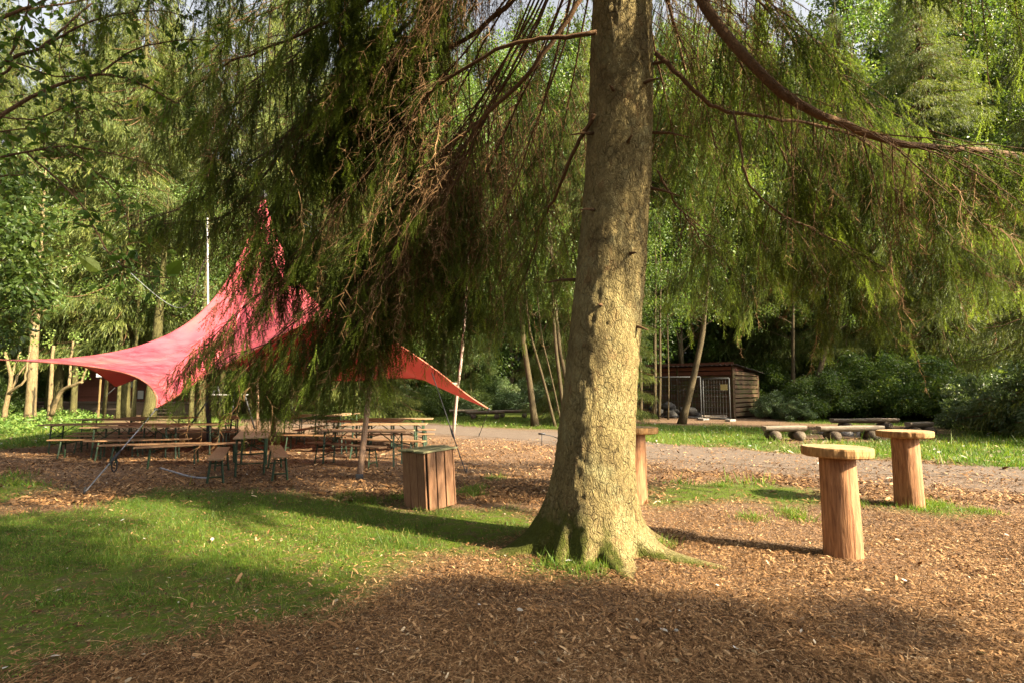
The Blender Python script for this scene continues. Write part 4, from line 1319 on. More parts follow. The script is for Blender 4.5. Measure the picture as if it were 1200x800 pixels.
# ------------------------------------------------------------------ metal trestle under the sail
def trestle():
    Y = 22.0
    x0, y0 = A(268, 462, Y)[:2]
    t = thing('metal_trestle', 'dark steel trestle with a pale top board behind the tables', 'trestle', (x0, y0, 0))
    z = A(268, 462, Y)[2]
    a = Acc(); add_box(a, (0, 0, z), (1.45, .3, .05), .06, .6, 0, .01); obj('top_board', a, M['white'], t, False)
    for (x, dx, dy) in ((-.62, -.75, -.5), (-.45, .1, .6), (.25, .1, -.4), (.6, .3, .5)):
        a = Acc(); add_tube(a, [(x + dx * -.2, 0, z + .35), (x + dx, dy, 0)], .035, 6); obj('leg', a, M['darksteel'], t)
trestle()

# ------------------------------------------------------------------ log benches and fire ring
def log_bench(name, label, pa, pb, base, group, w=.34, plank=True, tone=.5):
    """pa, pb: ends of the seat on the ground line base (px)"""
    a = np.array(G(pa, base)); b = np.array(G(pb, base)); c = (a + b) / 2; d = b - a; L = np.linalg.norm(d)
    rz = math.atan2(d[1], d[0])
    t = thing(name, label, 'bench', (c[0], c[1], 0), rz, group)
    r = random.Random(int(pa * 7))
    # half log: flat on top, round below
    acc = Acc(); n = 14; m = 16
    th = np.linspace(PI, 2 * PI, n)
    hh = .16
    prof = np.stack([np.cos(th) * w / 2, np.sin(th) * hh], -1)
    prof = np.vstack([prof, [[w * .42, .025], [-w * .42, .025]]]); k = len(prof)
    us = np.linspace(-L / 2, L / 2, m)
    V = []
    for q, u in enumerate(us):
        s = 1 + .06 * math.sin(3 * u + r.random()) + r.uniform(-.02, .02)
        V.append(np.stack([np.full(k, u) + (r.uniform(-.01, .01)), prof[:, 0] * s, prof[:, 1] * s + .44 + .012 * math.sin(2 * u)], -1))
    V = np.array(V)
    i = np.arange(m - 1)[:, None] * k; j = np.arange(k)[None]; jj = (j + 1) % k
    acc.add(V.reshape(-1, 3), np.stack([i + j, i + k + j, i + k + jj, i + jj], -1).reshape(-1, 4), tone)
    acc.f.append((np.arange(k)[None], 0)); acc.f.append(((np.arange(k)[::-1] + (m - 1) * k)[None], 0))
    obj('seat', acc, M['grey_board'], t, False)
    for s in (-1, 1):
        a2 = Acc(); rr = .148 * r.uniform(.95, 1.1)
        add_tube(a2, [(s * L * .3, -.3, rr * .96), (s * L * .3 + .02, .3, rr * .96)], [rr, rr * .95], 16)
        obj('support_log', a2, M['logwood'], t)
    return t
log_bench('log_bench', 'short rough log bench on two round logs beside the path', 896, 943, 515, 'log benches round the fire place', .38)
log_bench('log_bench', 'long log bench half hidden by the log bar tables', 960, 1034, 515, 'log benches round the fire place', .34)
log_bench('log_bench', 'long log bench on the far side of the stone ring', 975, 1052, 503, 'log benches round the fire place', .36)
log_bench('log_bench', 'log bench mostly behind the top of the farther bar table', 1064, 1091, 509, 'log benches round the fire place', .36)
log_bench('log_bench', 'mossy log bench behind the pale pole', 527, 560, 488.5, 'log benches on the far lawn', .45)
log_bench('log_bench', 'mossy log bench in the middle of the far three, under the sail tip', 546, 591, 490.5, 'log benches on the far lawn', .45)
log_bench('log_bench', 'mossy log bench nearest the slim trunk on the far lawn', 580, 623, 489, 'log benches on the far lawn', .45)

def rock(acc, c, s, seed, tint=.5):
    r = np.random.default_rng(seed)
    n, m = 12, 8
    th = np.linspace(0, 2 * PI, n, endpoint=False); ph = np.linspace(.12, PI - .12, m)
    T, Pp = np.meshgrid(th, ph)
    k = r.normal(0, 1, (5, 3)); amp = r.uniform(.04, .12, 5)
    d = np.stack([np.sin(Pp) * np.cos(T), np.sin(Pp) * np.sin(T), np.cos(Pp)], -1)
    rad = 1 + sum(a * np.sin(3 * (d @ q)) for a, q in zip(amp, k))
    v = d * rad[..., None] * np.array(s) + np.array(c)
    i = np.arange(m - 1)[:, None] * n; j = np.arange(n)[None]; jj = (j + 1) % n
    n0 = acc.n
    acc.add(v.reshape(-1, 3), np.stack([i + j, i + n + j, i + n + jj, i + jj], -1).reshape(-1, 4), tint)
    acc.f.append((np.arange(n)[None] + n0, 0)); acc.f.append(((np.arange(n)[::-1] + (m - 1) * n)[None] + n0, 0))
cx, cy = G(1003, 509)
for q in range(13):
    a = q / 13 * 2 * PI
    acc = Acc(); s = random.uniform(.14, .24)
    rock(acc, (0, 0, s * .45), (s * random.uniform(.9, 1.4), s, s * .75), 100 + q)
    o = obj('fire_ring_stone', acc, M['stone'], loc=(cx + 1.05 * math.cos(a), cy + 1.05 * math.sin(a), 0))
    tag(o, 'grey boulder of the stone ring between the log benches', 'stone', 'stones round the fire place')

# ------------------------------------------------------------------ shed with open board walls
def frame2(p0, p1):
    p0, p1 = np.array(p0, float), np.array(p1, float); d = p1 - p0; L = np.linalg.norm(d)
    return p0, d / L, L, math.atan2(d[1], d[0])

def shed():
    Pl, Pc, Pr = np.array([7.6, 34.2]), np.array([12.55, 30.0]), np.array([15.35, 33.1])
    Pb = Pl + (Pr - Pc)
    t = thing('wooden_shed', 'brown board shed with gaps between the boards and a lean-to roof', 'shed', (Pc[0], Pc[1], 0))
    off = np.array([Pc[0], Pc[1], 0])
    hF, hR = 3.0, 2.62
    mb = mat_wood('shed boards', [(.25, (.028, .014, .008)), (.5, (.06, .032, .018)), (.75, (.105, .058, .032))], (1, 1, 14), .85, .4, 5, .35, .2, (.05, .05, .016))
    mr = mat_wood('red shed boards', [(.25, (.05, .016, .01)), (.5, (.09, .032, .019)), (.75, (.13, .05, .03))], (1, 1, 14), .85, .4, 5, .3)
    def wall(name, p, q, h0, h1, upper):
        o, d, L, rz = frame2(p, q)
        acc = Acc(); z = .12; bh = .26; k = 0
        while z < max(h0, h1) - .02:
            # board shortened under a sloping roof
            u0, u1 = 0, L
            if h1 < h0 and z + bh / 2 > h1: u1 = L * (h0 - z - bh / 2) / (h0 - h1 + 1e-6)
            if u1 > .3:
                c = o + d * (u0 + u1) / 2
                add_box(acc, (c[0] - off[0], c[1] - off[1], z + bh / 2), (u1 - u0, .03, bh - random.uniform(.03, .075)), rz, random.random(), 1 if z > upper else 0)
            z += bh; k += 1
        obj(name, acc, [mb, mr], t, False)
    wall('front_wall', Pl, Pc, hF, hF, 2.3)
    wall('side_wall', Pc, Pr, hF, hR, 2.5)
    wall('back_wall', Pb, Pl, hR, hF, 0)
    wall('rear_side_wall', Pr, Pb, hR, hR, 0)
    for p, h in ((Pl, hF), (Pc, hF), (Pr, hR), (Pb, hR), (Pl * .5 + Pc * .5, hF)):
        a = Acc(); add_box(a, (p[0] - off[0] - .03, p[1] - off[1] + .06, h / 2), (.14, .14, h), .3); obj('post', a, mb, t, False)
    # corrugated roof
    acc = Acc(); nu, nv = 120, 3
    ex = (Pc - Pl) / np.linalg.norm(Pc - Pl); ey = (Pr - Pc) / np.linalg.norm(Pr - Pc)
    A0 = Pl - ex * .25 - ey * .3; B0 = Pc + ex * .3 - ey * .3; A1 = Pb - ex * .25 + ey * .3; B1 = Pr + ex * .3 + ey * .3
    V = []
    for lay in (0, 1):
        for b_ in range(nv):
            s = b_ / (nv - 1)
            for a_ in range(nu):
                u = a_ / (nu - 1)
                p = (A0 * (1 - u) + B0 * u) * (1 - s) + (A1 * (1 - u) + B1 * u) * s
                V.append([p[0] - off[0], p[1] - off[1], hF + .04 + (hR - hF) * s + .025 * math.sin(a_ * 1.3) + lay * .03])
    i = np.arange(nv - 1)[:, None] * nu; j = np.arange(nu - 1)[None]
    f = np.stack([i + j, i + j + 1, i + nu + j + 1, i + nu + j], -1).reshape(-1, 4)
    e0 = np.arange(nu - 1); m0 = nu * nv
    edge = np.stack([e0, e0 + m0, e0 + 1 + m0, e0 + 1], -1)
    acc.add(np.array(V), np.vstack([f[:, ::-1], f + m0, edge, edge + nu * (nv - 1)]))
    obj('roof', acc, mat_plain('dark roof sheet', (.05, .04, .036), .7, .2, .4, 3), t)
shed()

def mesh_gate():
    """two building-site fence panels of grey tube and wire in front of the shed"""
    def panel(p, q, h, label, sign=False):
        o, d, L, rz = frame2(p, q)
        t = thing('mesh_fence_panel', label, 'fence panel', (o[0], o[1], 0), rz, 'wire fence panels at the shed')
        a = Acc(); r = .034
        add_tube(a, [(0, 0, 0), (0, 0, h)], r, 8); add_tube(a, [(L, 0, 0), (L, 0, h)], r, 8)
        add_tube(a, [(0, 0, h), (L, 0, h)], r, 8); add_tube(a, [(0, 0, .15), (L, 0, .15)], r, 8)
        obj('frame', a, M['zinc'], t)
        w = Acc(); x = .16
        while x < L: add_tube(w, [(x, .01, .15), (x, .01, h)], .006, 4, .5, 0, False); x += .16
        z = .4
        while z < h: add_tube(w, [(0, .015, z), (L, .015, z)], .006, 4, .5, 0, False); z += .3
        obj('wire_mesh', w, M['zinc'], t)
        for s in (0, L):
            f = Acc(); add_box(f, (s, 0, .06), (.3, .6, .12), 0, .5, 0, .02); obj('foot_block', f, M['stone'], t, False)
        if sign:
            s = Acc(); add_box(s, (L * .82, -.06, 1.78), (.36, .02, .30)); obj('sign_plate', s, mat_plain('yellowed sign', (.42, .36, .16), .6, 0, .15, 6), t, False)
    g = lambda x, y: np.array(G(x, y))
    panel(g(825, 492), g(856, 493.5), 2.25, 'narrow grey wire gate with a small yellowed sign before the shed', True)
    panel(g(748, 489.5), g(822, 491.5), 2.35, 'wide grey wire fence panel before the shed')
mesh_gate()

acc = Acc()
for q in range(46):
    x, y = G(random.uniform(766, 826), random.uniform(484, 490)); s = random.uniform(.15, .38)
    rock(acc, (x, y, random.uniform(.0, .9) * max(0, 1 - abs((x - 8.9) / 2.2)) + .1), (s * 1.3, s, s * .8), 300 + q)
tag(obj('rubble', acc, mat_plain('broken stone', (.035, .033, .03), .9, 0, .45, 4, .2, .5)), 'heap of grey rubble behind the wire fence at the shed', 'rubble', kind='stuff')
def lumber(px, py, label, n, L, rz, mat, name):
    x, y = G(px, py); a = Acc()
    for q in range(n):
        add_box(a, (random.uniform(-.15, .15), random.uniform(-.25, .25), .06 + .07 * (q // 2)), (L * random.uniform(.8, 1.05), .16, .06), random.uniform(-.12, .12), random.random(), 0, .006)
    o = obj(name, a, mat, None, False, (x, y, 0)); o.rotation_euler = (0, 0, rz); tag(o, label, 'timber')
lumber(838, 491, 'low grey timber pile lying before the wire gate', 5, 1.5, .05, M['grey_board'], 'timber_pile')

# ------------------------------------------------------------------ red-brown hut far behind the sail
def hut():
    Y0 = 37.0
    x0, x1 = (72 - 600) / F * Y0, (236 - 600) / F * Y0
    mw = mat_wood('red hut boards', [(.25, (.20, .065, .045)), (.5, (.31, .115, .08)), (.75, (.38, .16, .11))], (1, 1, 16), .8, .3, 5, .2)
    mt = mat_wood('terrace boards', [(.25, (.09, .065, .045)), (.5, (.18, .13, .09)), (.75, (.27, .20, .14))], (1, 10, 10), .85, .3, 5, .25)
    # raised terrace
    t = thing('terrace', 'low timber terrace in front of the red-brown hut', 'terrace', (x0, Y0, 0))
    a = Acc(); add_box(a, ((x1 - x0) / 2 - 1, -.2, .74), (x1 - x0 + 6, 3.0, .12), 0, .5, 0, .02); obj('deck', a, mt, t, False)
    a = Acc(); add_box(a, ((x1 - x0) / 2 - 1, -1.55, .34), (x1 - x0 + 6, .12, .68), 0, .3); obj('front_boarding', a, mt, t, False)
    for k in range(3):
        a = Acc(); add_box(a, ((215 - 600) / F * Y0 - x0, -1.75 - .3 * (2 - k), .16 + k * .2), (1.5, .3, .1), 0, .6); obj('step', a, mt, t, False)
    h = thing('wooden_hut', 'red-brown wooden hut in deep shade behind the sail', 'hut', (x0, Y0 + 1.6, 0))
    L = x1 - x0; off = (.8)
    a = Acc(); z = .8
    while z < 3.5:
        add_box(a, (L / 2, 0, z + .1), (L, .05, .195), 0, random.random()); z += .2
    obj('front_wall', a, mw, h, False)
    a = Acc()
    for s in (0, L): add_box(a, (s + (.03 if s == 0 else -.03), 2.6, 2.15), (.05, 5.1, 2.7), 0, .5)
    add_box(a, (L / 2, 5.2, 2.15), (L, .05, 2.7)); obj('side_wall', a, mw, h, False)
    a = Acc(); v = np.array([[-.6, -1.2, 3.45], [L + .6, -1.2, 3.45], [L + .6, 2.6, 4.6], [-.6, 2.6, 4.6], [-.6, 6.2, 3.45], [L + .6, 6.2, 3.45]]); v2 = v + [0, 0, .12]
    a.add(np.vstack([v, v2]), np.array([[0, 3, 2, 1], [3, 4, 5, 2], [6, 7, 8, 9], [9, 8, 11, 10], [0, 1, 7, 6], [4, 10, 11, 5], [0, 6, 9, 3], [3, 9, 10, 4], [1, 2, 8, 7], [2, 5, 11, 8]])); obj('roof', a, mat_plain('mossy felt roof', (.06, .05, .035), .9, 0, .4, 2), h, False)
    for (xa, z0, z1, w, nm) in ((.28, .8, 2.75, 1.0, 'door'), (.62, 1.6, 2.6, 1.1, 'window')):
        a = Acc(); add_box(a, (L * xa, -.045, (z0 + z1) / 2), (w, .04, z1 - z0), 0, .3); o = obj(nm, a, mw if nm == 'door' else M['darksteel'], h, False)
        b_ = Acc()
        for s in (-1, 1): add_box(b_, (L * xa + s * (w / 2 + .05), -.06, (z0 + z1) / 2), (.1, .06, z1 - z0 + .2))
        add_box(b_, (L * xa, -.06, z1 + .05), (w, .06, .1)); obj('frame', b_, mt, o, False)
    def notice(px, py, Y, w, hgt, label, post=False):
        x, y, z = A(px, py, Y)
        t = thing('notice_board', label, 'notice board', (x, y, 0), 0)
        a = Acc(); add_box(a, (0, -.05, z), (w, .03, hgt), 0, .5, 0, .008); obj('panel', a, M['paper'], t, False)
        fr = Acc()
        for s in (-1, 1):
            add_box(fr, (s * w / 2, -.048, z), (.03, .045, hgt + .03)); add_box(fr, (0, -.048, z + s * hgt / 2), (w - .035, .045, .03))
        obj('frame', fr, M['zinc'], t, False)
        b_ = Acc(); base = .0 if post else .8
        add_box(b_, (0, 0.02, (z + base) / 2), (.06, .05, z - base)); obj('post', b_, mat_plain('ochre post', (.16, .11, .04), .8), t, False)
    notice(118, 439, 27, .36, .21, 'small white notice on a wooden post under the sail', True)
    notice(165.5, 462, 37.2, .45, .6, 'tall white notice standing on the terrace by the mossy trunk')
    notice(157, 450, 37.6, .5, .42, 'greyish notice higher up at the hut wall by the mossy trunk')
    # wooden stairs farther out
    s = thing('wooden_stairs', 'grey wooden stairs at the forest edge beside the pale forked shrub', 'stairs', ((16 - 600) / F * 34, 34, 0))
    for k in range(5):
        a = Acc(); add_box(a, (0, k * .34, .16 + k * .22), (3.4, .34, .07), 0, random.random()); obj('tread', a, mt, s, False)
    for q in (-1.72, 1.72):
        a = Acc(); v = np.array([[q - .03, -.2, 0], [q - .03, 1.6, 0], [q - .03, 1.6, 1.2], [q - .03, 1.3, 1.2], [q - .03, -.2, .12]]); w = v + [.06, 0, 0]
        a.add(np.vstack([v, w]), np.array([[0, 1, 6, 5], [2, 3, 8, 7], [3, 4, 9, 8], [4, 0, 5, 9]])); a.f.append((np.array([[4, 3, 2, 1, 0], [5, 6, 7, 8, 9]]), 0)); obj('stringer', a, mt, s, False)
    b = thing('wooden_bench', 'low dark bench at the foot of the terrace', 'bench', A(132, 476, 33)[:2] + (0,))
    a = Acc(); add_box(a, (0, 0, .45), (2.4, .35, .06), 0, .4); obj('seat', a, mt, b, False)
    for s_ in (-.9, .9):
        a = Acc(); add_box(a, (s_, 0, .21), (.1, .3, .42)); obj('leg', a, mt, b, False)
hut()

# ================================================================== forest
def trunk_tube(acc, H, r0, lean=(0, 0), n=10, m=14, flare=.5, mat=0, seed=0, top=.08):
    r = np.random.default_rng(seed)
    u = np.linspace(0, 1, m) ** 1.4
    wob = np.cumsum(r.normal(0, .02, (m, 2)), 0) * (H / 20)
    P = np.stack([lean[0] * u * H + wob[:, 0], lean[1] * u * H + wob[:, 1], u * H - .1], -1)
    P[0, :2] = 0
    R = r0 * ((1 - u) * (1 - top) + top) + r0 * flare * np.exp(-u * H / .35)
    add_tube(acc, P, R, n, .5, mat)
    return P

def make_spruce(name, seed, H, R, base, r0, per_m, flen, step=.5, droop=.5, nl=6):
    random.seed(seed)
    t = thing(name, 'x', 'tree')
    acc = Acc(); trunk_tube(acc, H, r0, (0, 0), 12, 16, .45, 0, seed)
    obj('trunk', acc, M['bark_far'], t)
    fol = Acc()
    z = base; P0, D0, S0, T0 = [], [], [], []
    while z < H - .4:
        f = (z - base) / (H - base)
        for q in range(nl):
            a = random.uniform(0, 2 * PI)
            L = max(.35, R * (1 - f) ** .8 * random.uniform(.65, 1.15))
            if f < .12: L *= .75 + 2 * f
            P = limb_path((0, 0, z + random.uniform(-.2, .2)), a, L, L * droop * random.uniform(.7, 1.3), .35, 8)
            add_tube(fol, P, np.linspace(.03, .006, 8) * (L / R + .3), 4, .4, 1, False)
            k = max(4, int(L * per_m))
            s = rng.uniform(.22, 1, k) ** .8
            x = np.stack([np.interp(s, np.linspace(0, 1, 8), P[:, c]) for c in range(3)], -1)
            lat = np.array([-math.sin(a), math.cos(a), 0]); out = np.array([math.cos(a), math.sin(a), 0])
            w = rng.normal(0, 1, k) * .30 * L * (1.08 - s) ** .6
            x = x + lat * w[:, None]; x[:, 2] -= .22 * np.abs(w) + rng.uniform(0, .1, k)
            d = np.array([0, 0, -1.0]) + out * rng.uniform(.0, .9, (k, 1)) + lat * (w * .5)[:, None] + rng.normal(0, .25, (k, 3))
            P0.append(x); D0.append(d); S0.append(flen * rng.uniform(.5, 1.25, k)); T0.append(rng.normal(.45, .16, k) + (random.random() - .5) * .25 + .18 * (s - .6))
        z += step * random.uniform(.8, 1.2)
    P0, D0, S0, T0 = map(np.concatenate, (P0, D0, S0, T0))
    w = rng.integers(0, 3, len(P0))
    for q, (tv, tf, tt) in enumerate(FROND):
        k = w == q
        scatter(fol, tv, tf, P0[k], D0[k], S0[k], None, T0[k], tt, 0)
    obj('crown', fol, [M['needle_far'], M['limb']], t, smooth=False)
    return t

def leaf_clumps(fol, C, Rc, n, size, tint=.5, var=.15, flat=.7, mat=0, tmpl=None, droop=.5):
    tv, tf = (QLV, QLF) if tmpl is None else tmpl
    for c, r in zip(C, Rc):
        k = int(n * r ** 2)
        d = unit(rng.normal(0, 1, (k, 3))); rad = r * rng.uniform(0, 1, k) ** .55
        p = c + d * rad[:, None] * np.array([1, 1, flat])
        p += .25 * r * (np.stack([vnoise(p[:, 0] * 3, p[:, 2] * 3, 1, 7), vnoise(p[:, 1] * 3, p[:, 2] * 3, 1, 8), vnoise(p[:, 0] * 3, p[:, 1] * 3, 1, 9)], -1) - .5)
        ax = d * .6 + rng.normal(0, .8, (k, 3)) - np.array([0, 0, droop])
        scatter(fol, tv, tf, p, ax, size * rng.uniform(.55, 1.2, k), None, tint + rng.normal(0, var, k) + random.uniform(-.18, .18), None, mat)

def make_broadleaf(name, seed, H, R, base, r0, nclump, nleaf, lsize, lean=(0, 0), bark='bark_thin', leafmat='leaf', cr=(.7, 1.35), cat='tree'):
    random.seed(seed)
    t = thing(name, 'x', cat)
    acc = Acc(); P = trunk_tube(acc, H * .9, r0, lean, 10, 14, .35, 0, seed)
    obj('trunk', acc, M[bark], t)
    fol = Acc(); C, Rc = [], []
    for q in range(nclump):
        f = random.random() ** .8; z = base + (H - base) * f
        prof = math.sin(PI * (.12 + .86 * f)) ** .7
        a = random.uniform(0, 2 * PI); rr = R * prof * math.sqrt(random.uniform(.15, 1))
        u = np.clip(z / (H * .9), 0, 1)
        ctr = np.array([np.interp(z, P[:, 2], P[:, 0]), np.interp(z, P[:, 2], P[:, 1]), 0])
        c = ctr + [rr * math.cos(a), rr * math.sin(a), z]
        C.append(c); Rc.append(random.uniform(*cr))
        zb = max(base * .6, z - rr * random.uniform(.5, .9))
        b = np.array([np.interp(zb, P[:, 2], P[:, 0]), np.interp(zb, P[:, 2], P[:, 1]), zb])
        mid = (b + c) / 2 + rng.normal(0, .12, 3) + [0, 0, .1 * rr]
        add_tube(fol, bez([b, mid, c], 7), np.linspace(.05, .012, 7) * (r0 / .18), 5, .4, 1, False)
    leaf_clumps(fol, C, Rc, nleaf, lsize)
    obj('crown', fol, [M[leafmat], M[bark]], t, smooth=False)
    return t

def make_bush(name, seed, R, H, nclump, nleaf, lsize, leafmat='leaf_shrub', tmpl=None, cat='shrub'):
    random.seed(seed)
    t = thing(name, 'x', cat)
    fol, st = Acc(), Acc(); C, Rc = [], []
    for q in range(nclump):
        a = random.uniform(0, 2 * PI); e = random.uniform(0, 1)
        rr = R * math.sqrt(random.random()) ; z = H * (.12 + .85 * e * math.sqrt(max(.05, 1 - (rr / R) ** 2)))
        c = np.array([rr * math.cos(a), rr * math.sin(a), z]); C.append(c); Rc.append(random.uniform(.28, .55) * (R / 1.8))
        b = np.array([.15 * math.cos(a), .15 * math.sin(a), -.05])
        add_tube(st, bez([b, (b + c) / 2 + rng.normal(0, .1, 3), c], 7), np.linspace(.03, .008, 7), 5, .5, 0, False)
    leaf_clumps(fol, C, Rc, nleaf, lsize, tmpl=tmpl, flat=.75)
    obj('stems', st, M['bark_thin'], t)
    obj('foliage', fol, M[leafmat], t, smooth=False)
    return t

PROTO = {
    'S1': make_spruce('spruce', 101, 26, 3.7, 1.6, .24, 30, .68),
    'S2': make_spruce('spruce', 102, 25, 3.3, 4.2, .20, 30, .62),
    'S3': make_spruce('spruce', 103, 22, 4.4, 2.4, .22, 60, .36, .40, .62, 7),
    'D1': make_broadleaf('broadleaf_tree', 104, 20, 3.8, 3.0, .17, 110, 470, .155),
    'D2': make_broadleaf('broadleaf_tree', 105, 17, 3.4, 1.8, .13, 100, 470, .145),
    'B1': make_bush('evergreen_shrub', 106, 2.0, 2.6, 60, 1500, .14, 'leaf_shrub', (LEAFV, LEAFF)),
    'B2': make_bush('understory_shrub', 107, 2.4, 3.4, 70, 900, .13, 'leaf'),
    'B3': make_bush('low_shrub', 108, 1.6, 1.2, 40, 1100, .12, 'leaf_shrub'),
}
first = {k: True for k in PROTO}
def place(kind, x, y, label, group, sc=1.0, cat=None):
    rz = random.uniform(0, 6.28)
    s = sc * random.uniform(.92, 1.08)
    s3 = (s * random.uniform(.93, 1.07), s * random.uniform(.93, 1.07), s)
    p = PROTO[kind]
    if first[kind]:
        first[kind] = False
        p.location = (x, y, 0); p.rotation_euler = (0, 0, rz); p.scale = s3
        tag(p, label, cat, group); return p
    return dup(p, (x, y, 0), rz, label, group, s3, cat)
def placepx(kind, px, Y, label, group, sc=1.0):
    return place(kind, (px - 600) / F * Y, Y, label, group, sc)

random.seed(77)
# sunlit spruces beyond the sail, upper left
gl = 'sunlit spruces beyond the red sail'; ll = 'tall yellow-green spruce in the sunlit wood beyond the red sail'
for px, Y, k, s in ((-75, 31, 'S1', 1), (28, 47, 'S1', 1.15), (70, 31, 'S2', .95), (128, 47, 'S1', 1.1), (150, 31, 'S2', 1.1), (205, 47, 'S1', 1.1), (250, 33, 'S2', 1.1), (300, 41, 'S1', 1.1), (345, 34, 'S2', 1.05), (-160, 34, 'S1', 1.1), (-10, 42, 'S1', 1.1), (95, 44, 'S1', 1.1), (-130, 29, 'S1', 1.15), (100, 46, 'S1', 1.2), (-30, 48, 'S1', 1.3), (45, 50, 'S1', 1.35), (120, 52, 'S1', 1.3), (180, 46, 'S1', 1.2), (225, 50, 'S1', 1.3), (320, 48, 'S1', 1.3), (170, 46, 'S1', 1.1), (390, 44, 'S1', 1.0)):
    placepx(k, px, Y, ll, gl, s * 1.22)
# broadleaved wood in the middle
gm, lm_ = 'broadleaved trees in the wood behind the big spruce', 'light green broadleaved tree in the wood behind the big spruce'
for px, Y, k, s in ((430, 40, 'D1', 1.0), (475, 47, 'D2', 1.1), (520, 41, 'D1', .85), (560, 50, 'D1', .95), (600, 43, 'D2', 1.05), (640, 49, 'D1', 1.0), (680, 41, 'D2', 1.1), (720, 48, 'D1', 1.1), (765, 42, 'D1', 1.0), (800, 38, 'D2', 1.15), (838, 44, 'D1', 1.1), (880, 40, 'D2', 1.1), (450, 55, 'D1', 1.35), (500, 52, 'S1', 1.2), (405, 50, 'S1', 1.3), (545, 46, 'D2', 1.35), (620, 54, 'D1', 1.4), (700, 55, 'D1', 1.35), (745, 50, 'D1', 1.3), (815, 52, 'D1', 1.35), (860, 52, 'S1', 1.2), (580, 58, 'D1', 1.1), (660, 58, 'D1', 1.1), (780, 56, 'D1', 1.1)):
    placepx(k, px, Y, lm_, gm, s * (1.45 if s < 1.25 else 1.3))
for px, Y, s in ((470, 50, 1.9), (525, 56, 2.0), (575, 51, 1.95), (630, 57, 2.0), (690, 52, 1.9), (890, 54, 1.9), (960, 56, 1.9)):
    placepx('D1', px, Y, lm_, gm, s)
# darker wood on the shady side
gr, lr_ = 'shaded trees beyond the fire place', 'dark tree in the shaded wood beyond the fire place'
for px, Y, k, s in ((905, 39, 'S1', 1.0), (930, 46, 'D1', 1.1), (965, 41, 'S2', 1.0), (1000, 38, 'D2', 1.1), (1045, 44, 'S1', 1.0), (1080, 37, 'D1', 1.0), (1120, 41, 'S1', 1.0), (1165, 36, 'D2', 1.2), (1205, 40, 'S1', 1.0), (1250, 35, 'D1', 1.1), (1310, 38, 'S1', 1.1), (1010, 52, 'S1', 1.1), (1100, 52, 'S1', 1.1), (1190, 50, 'D1', 1.2)):
    placepx(k, px, Y, lr_, gr, s * 1.3)
# farther rows close the view
gb, lb = 'far rows of the wood', 'far tree in the back rows of the wood'
for px in range(-280, 1500, 62):
    placepx(random.choice(['S1', 'S1', 'D1']), px + random.uniform(-20, 20), random.uniform(62, 78), lb, gb, random.uniform(1.05, 1.35))
# nearer spruces at the right, reaching into the picture from above
for px, Y, s, lab in ((1330, 17.0, 1.05, 'spruce with bright hanging tips reaching in above the evergreen shrubs'),
                      (1105, 33.0, 1.55, 'tall sunlit spruce rising over the shaded shrubs beyond the log benches'),
                      (1000, 36, 1.25, 'spruce behind the short log bench with dark hanging boughs'),
                      (690, 27.0, .95, 'blue-green spruce hanging low behind the thick trunk'),
                      (420, 29.0, .95, 'dark spruce behind the red sail peak'),
                      (870, 41.0, 1.0, 'spruce behind the shed corner')):
    o = placepx('S3', px, Y, lab, None, s)
place('S1', 31, 21.5, 'dense unseen spruce added to shade the shed and fire place', 'unseen spruces added to shade the fire place', 1.05)  # added out of view so that its shadow dims the shed and shrubs
for px, Y, s in ((1015, 47, 1.9), (1070, 50, 1.9), (1150, 46, 1.8), (1215, 42, 1.7)):
    placepx('D1', px, Y, lr_, gr, s)
# shrubs along the edge of the clearing
gs, ls = 'shrubs along the far edge of the clearing', 'green shrub in the hedge along the far edge of the lawn'
for px, Y, k, s in ((450, 33, 'B2', .62), (478, 35, 'B1', .7), (505, 33, 'B2', .6), (520, 37, 'B1', .8), (585, 40, 'B1', .95), (610, 41, 'B1', .9), (640, 40, 'B1', 1.0), (665, 42, 'B1', 1.0), (690, 40, 'B1', .9), (560, 42, 'B2', .9), (735, 40, 'B2', 1.0), (430, 38, 'B2', .8), (395, 40, 'B2', .7), (360, 43, 'B2', .7)):
    placepx(k, px, Y, ls, gs, s)
gs2, ls2 = 'shrubs in the shade beyond the fire place', 'dull green shrub in the shade beyond the long log benches'
for px, Y, k, s in ((915, 32, 'B3', 1.0), (940, 33, 'B2', .7), (965, 30, 'B2', .8), (1000, 31, 'B2', 1.1), (1035, 30, 'B2', 1.2), (1070, 29, 'B2', 1.15), (1100, 28, 'B2', 1.1), (1010, 36, 'B2', 1.5), (1060, 36, 'B2', 1.5), (1110, 34, 'B2', 1.5), (1135, 31, 'B2', 1.3), (900, 36, 'B2', 1.2)):
    placepx(k, px, Y, ls2, gs2, s)
for px, Y, s, lab in ((1160, 21.5, .85, 'broad evergreen shrub with glossy leaves at the lawn edge'), (1215, 19.0, 1.1, 'largest evergreen shrub, cut by the edge of the picture'), (1185, 24, 1.25, 'evergreen shrub standing behind the two glossy ones'), (905, 30.5, .55, 'low grey-green shrub at the shed corner'), (930, 28.5, .4, 'small pale shrub between shed and short log bench')):
    placepx('B1', px, Y, lab, None, s)
placepx('B3', 548, 35, 'x', None, 1.0)['label'] = 'low shrub beneath the dark rounded evergreen'
gs3, ls3 = 'shrubs at the forest edge beyond the ground cover', 'sunlit shrub at the forest edge beyond the bright ground cover'
for px, Y, k, s in ((-60, 26, 'B2', .8), (-20, 30, 'B2', .8), (20, 43, 'B2', 1.1), (262, 44, 'B2', .9), (10, 40, 'B2', 1.2), (290, 42, 'B2', .9)):
    placepx(k, px, Y, ls3, gs3, s)
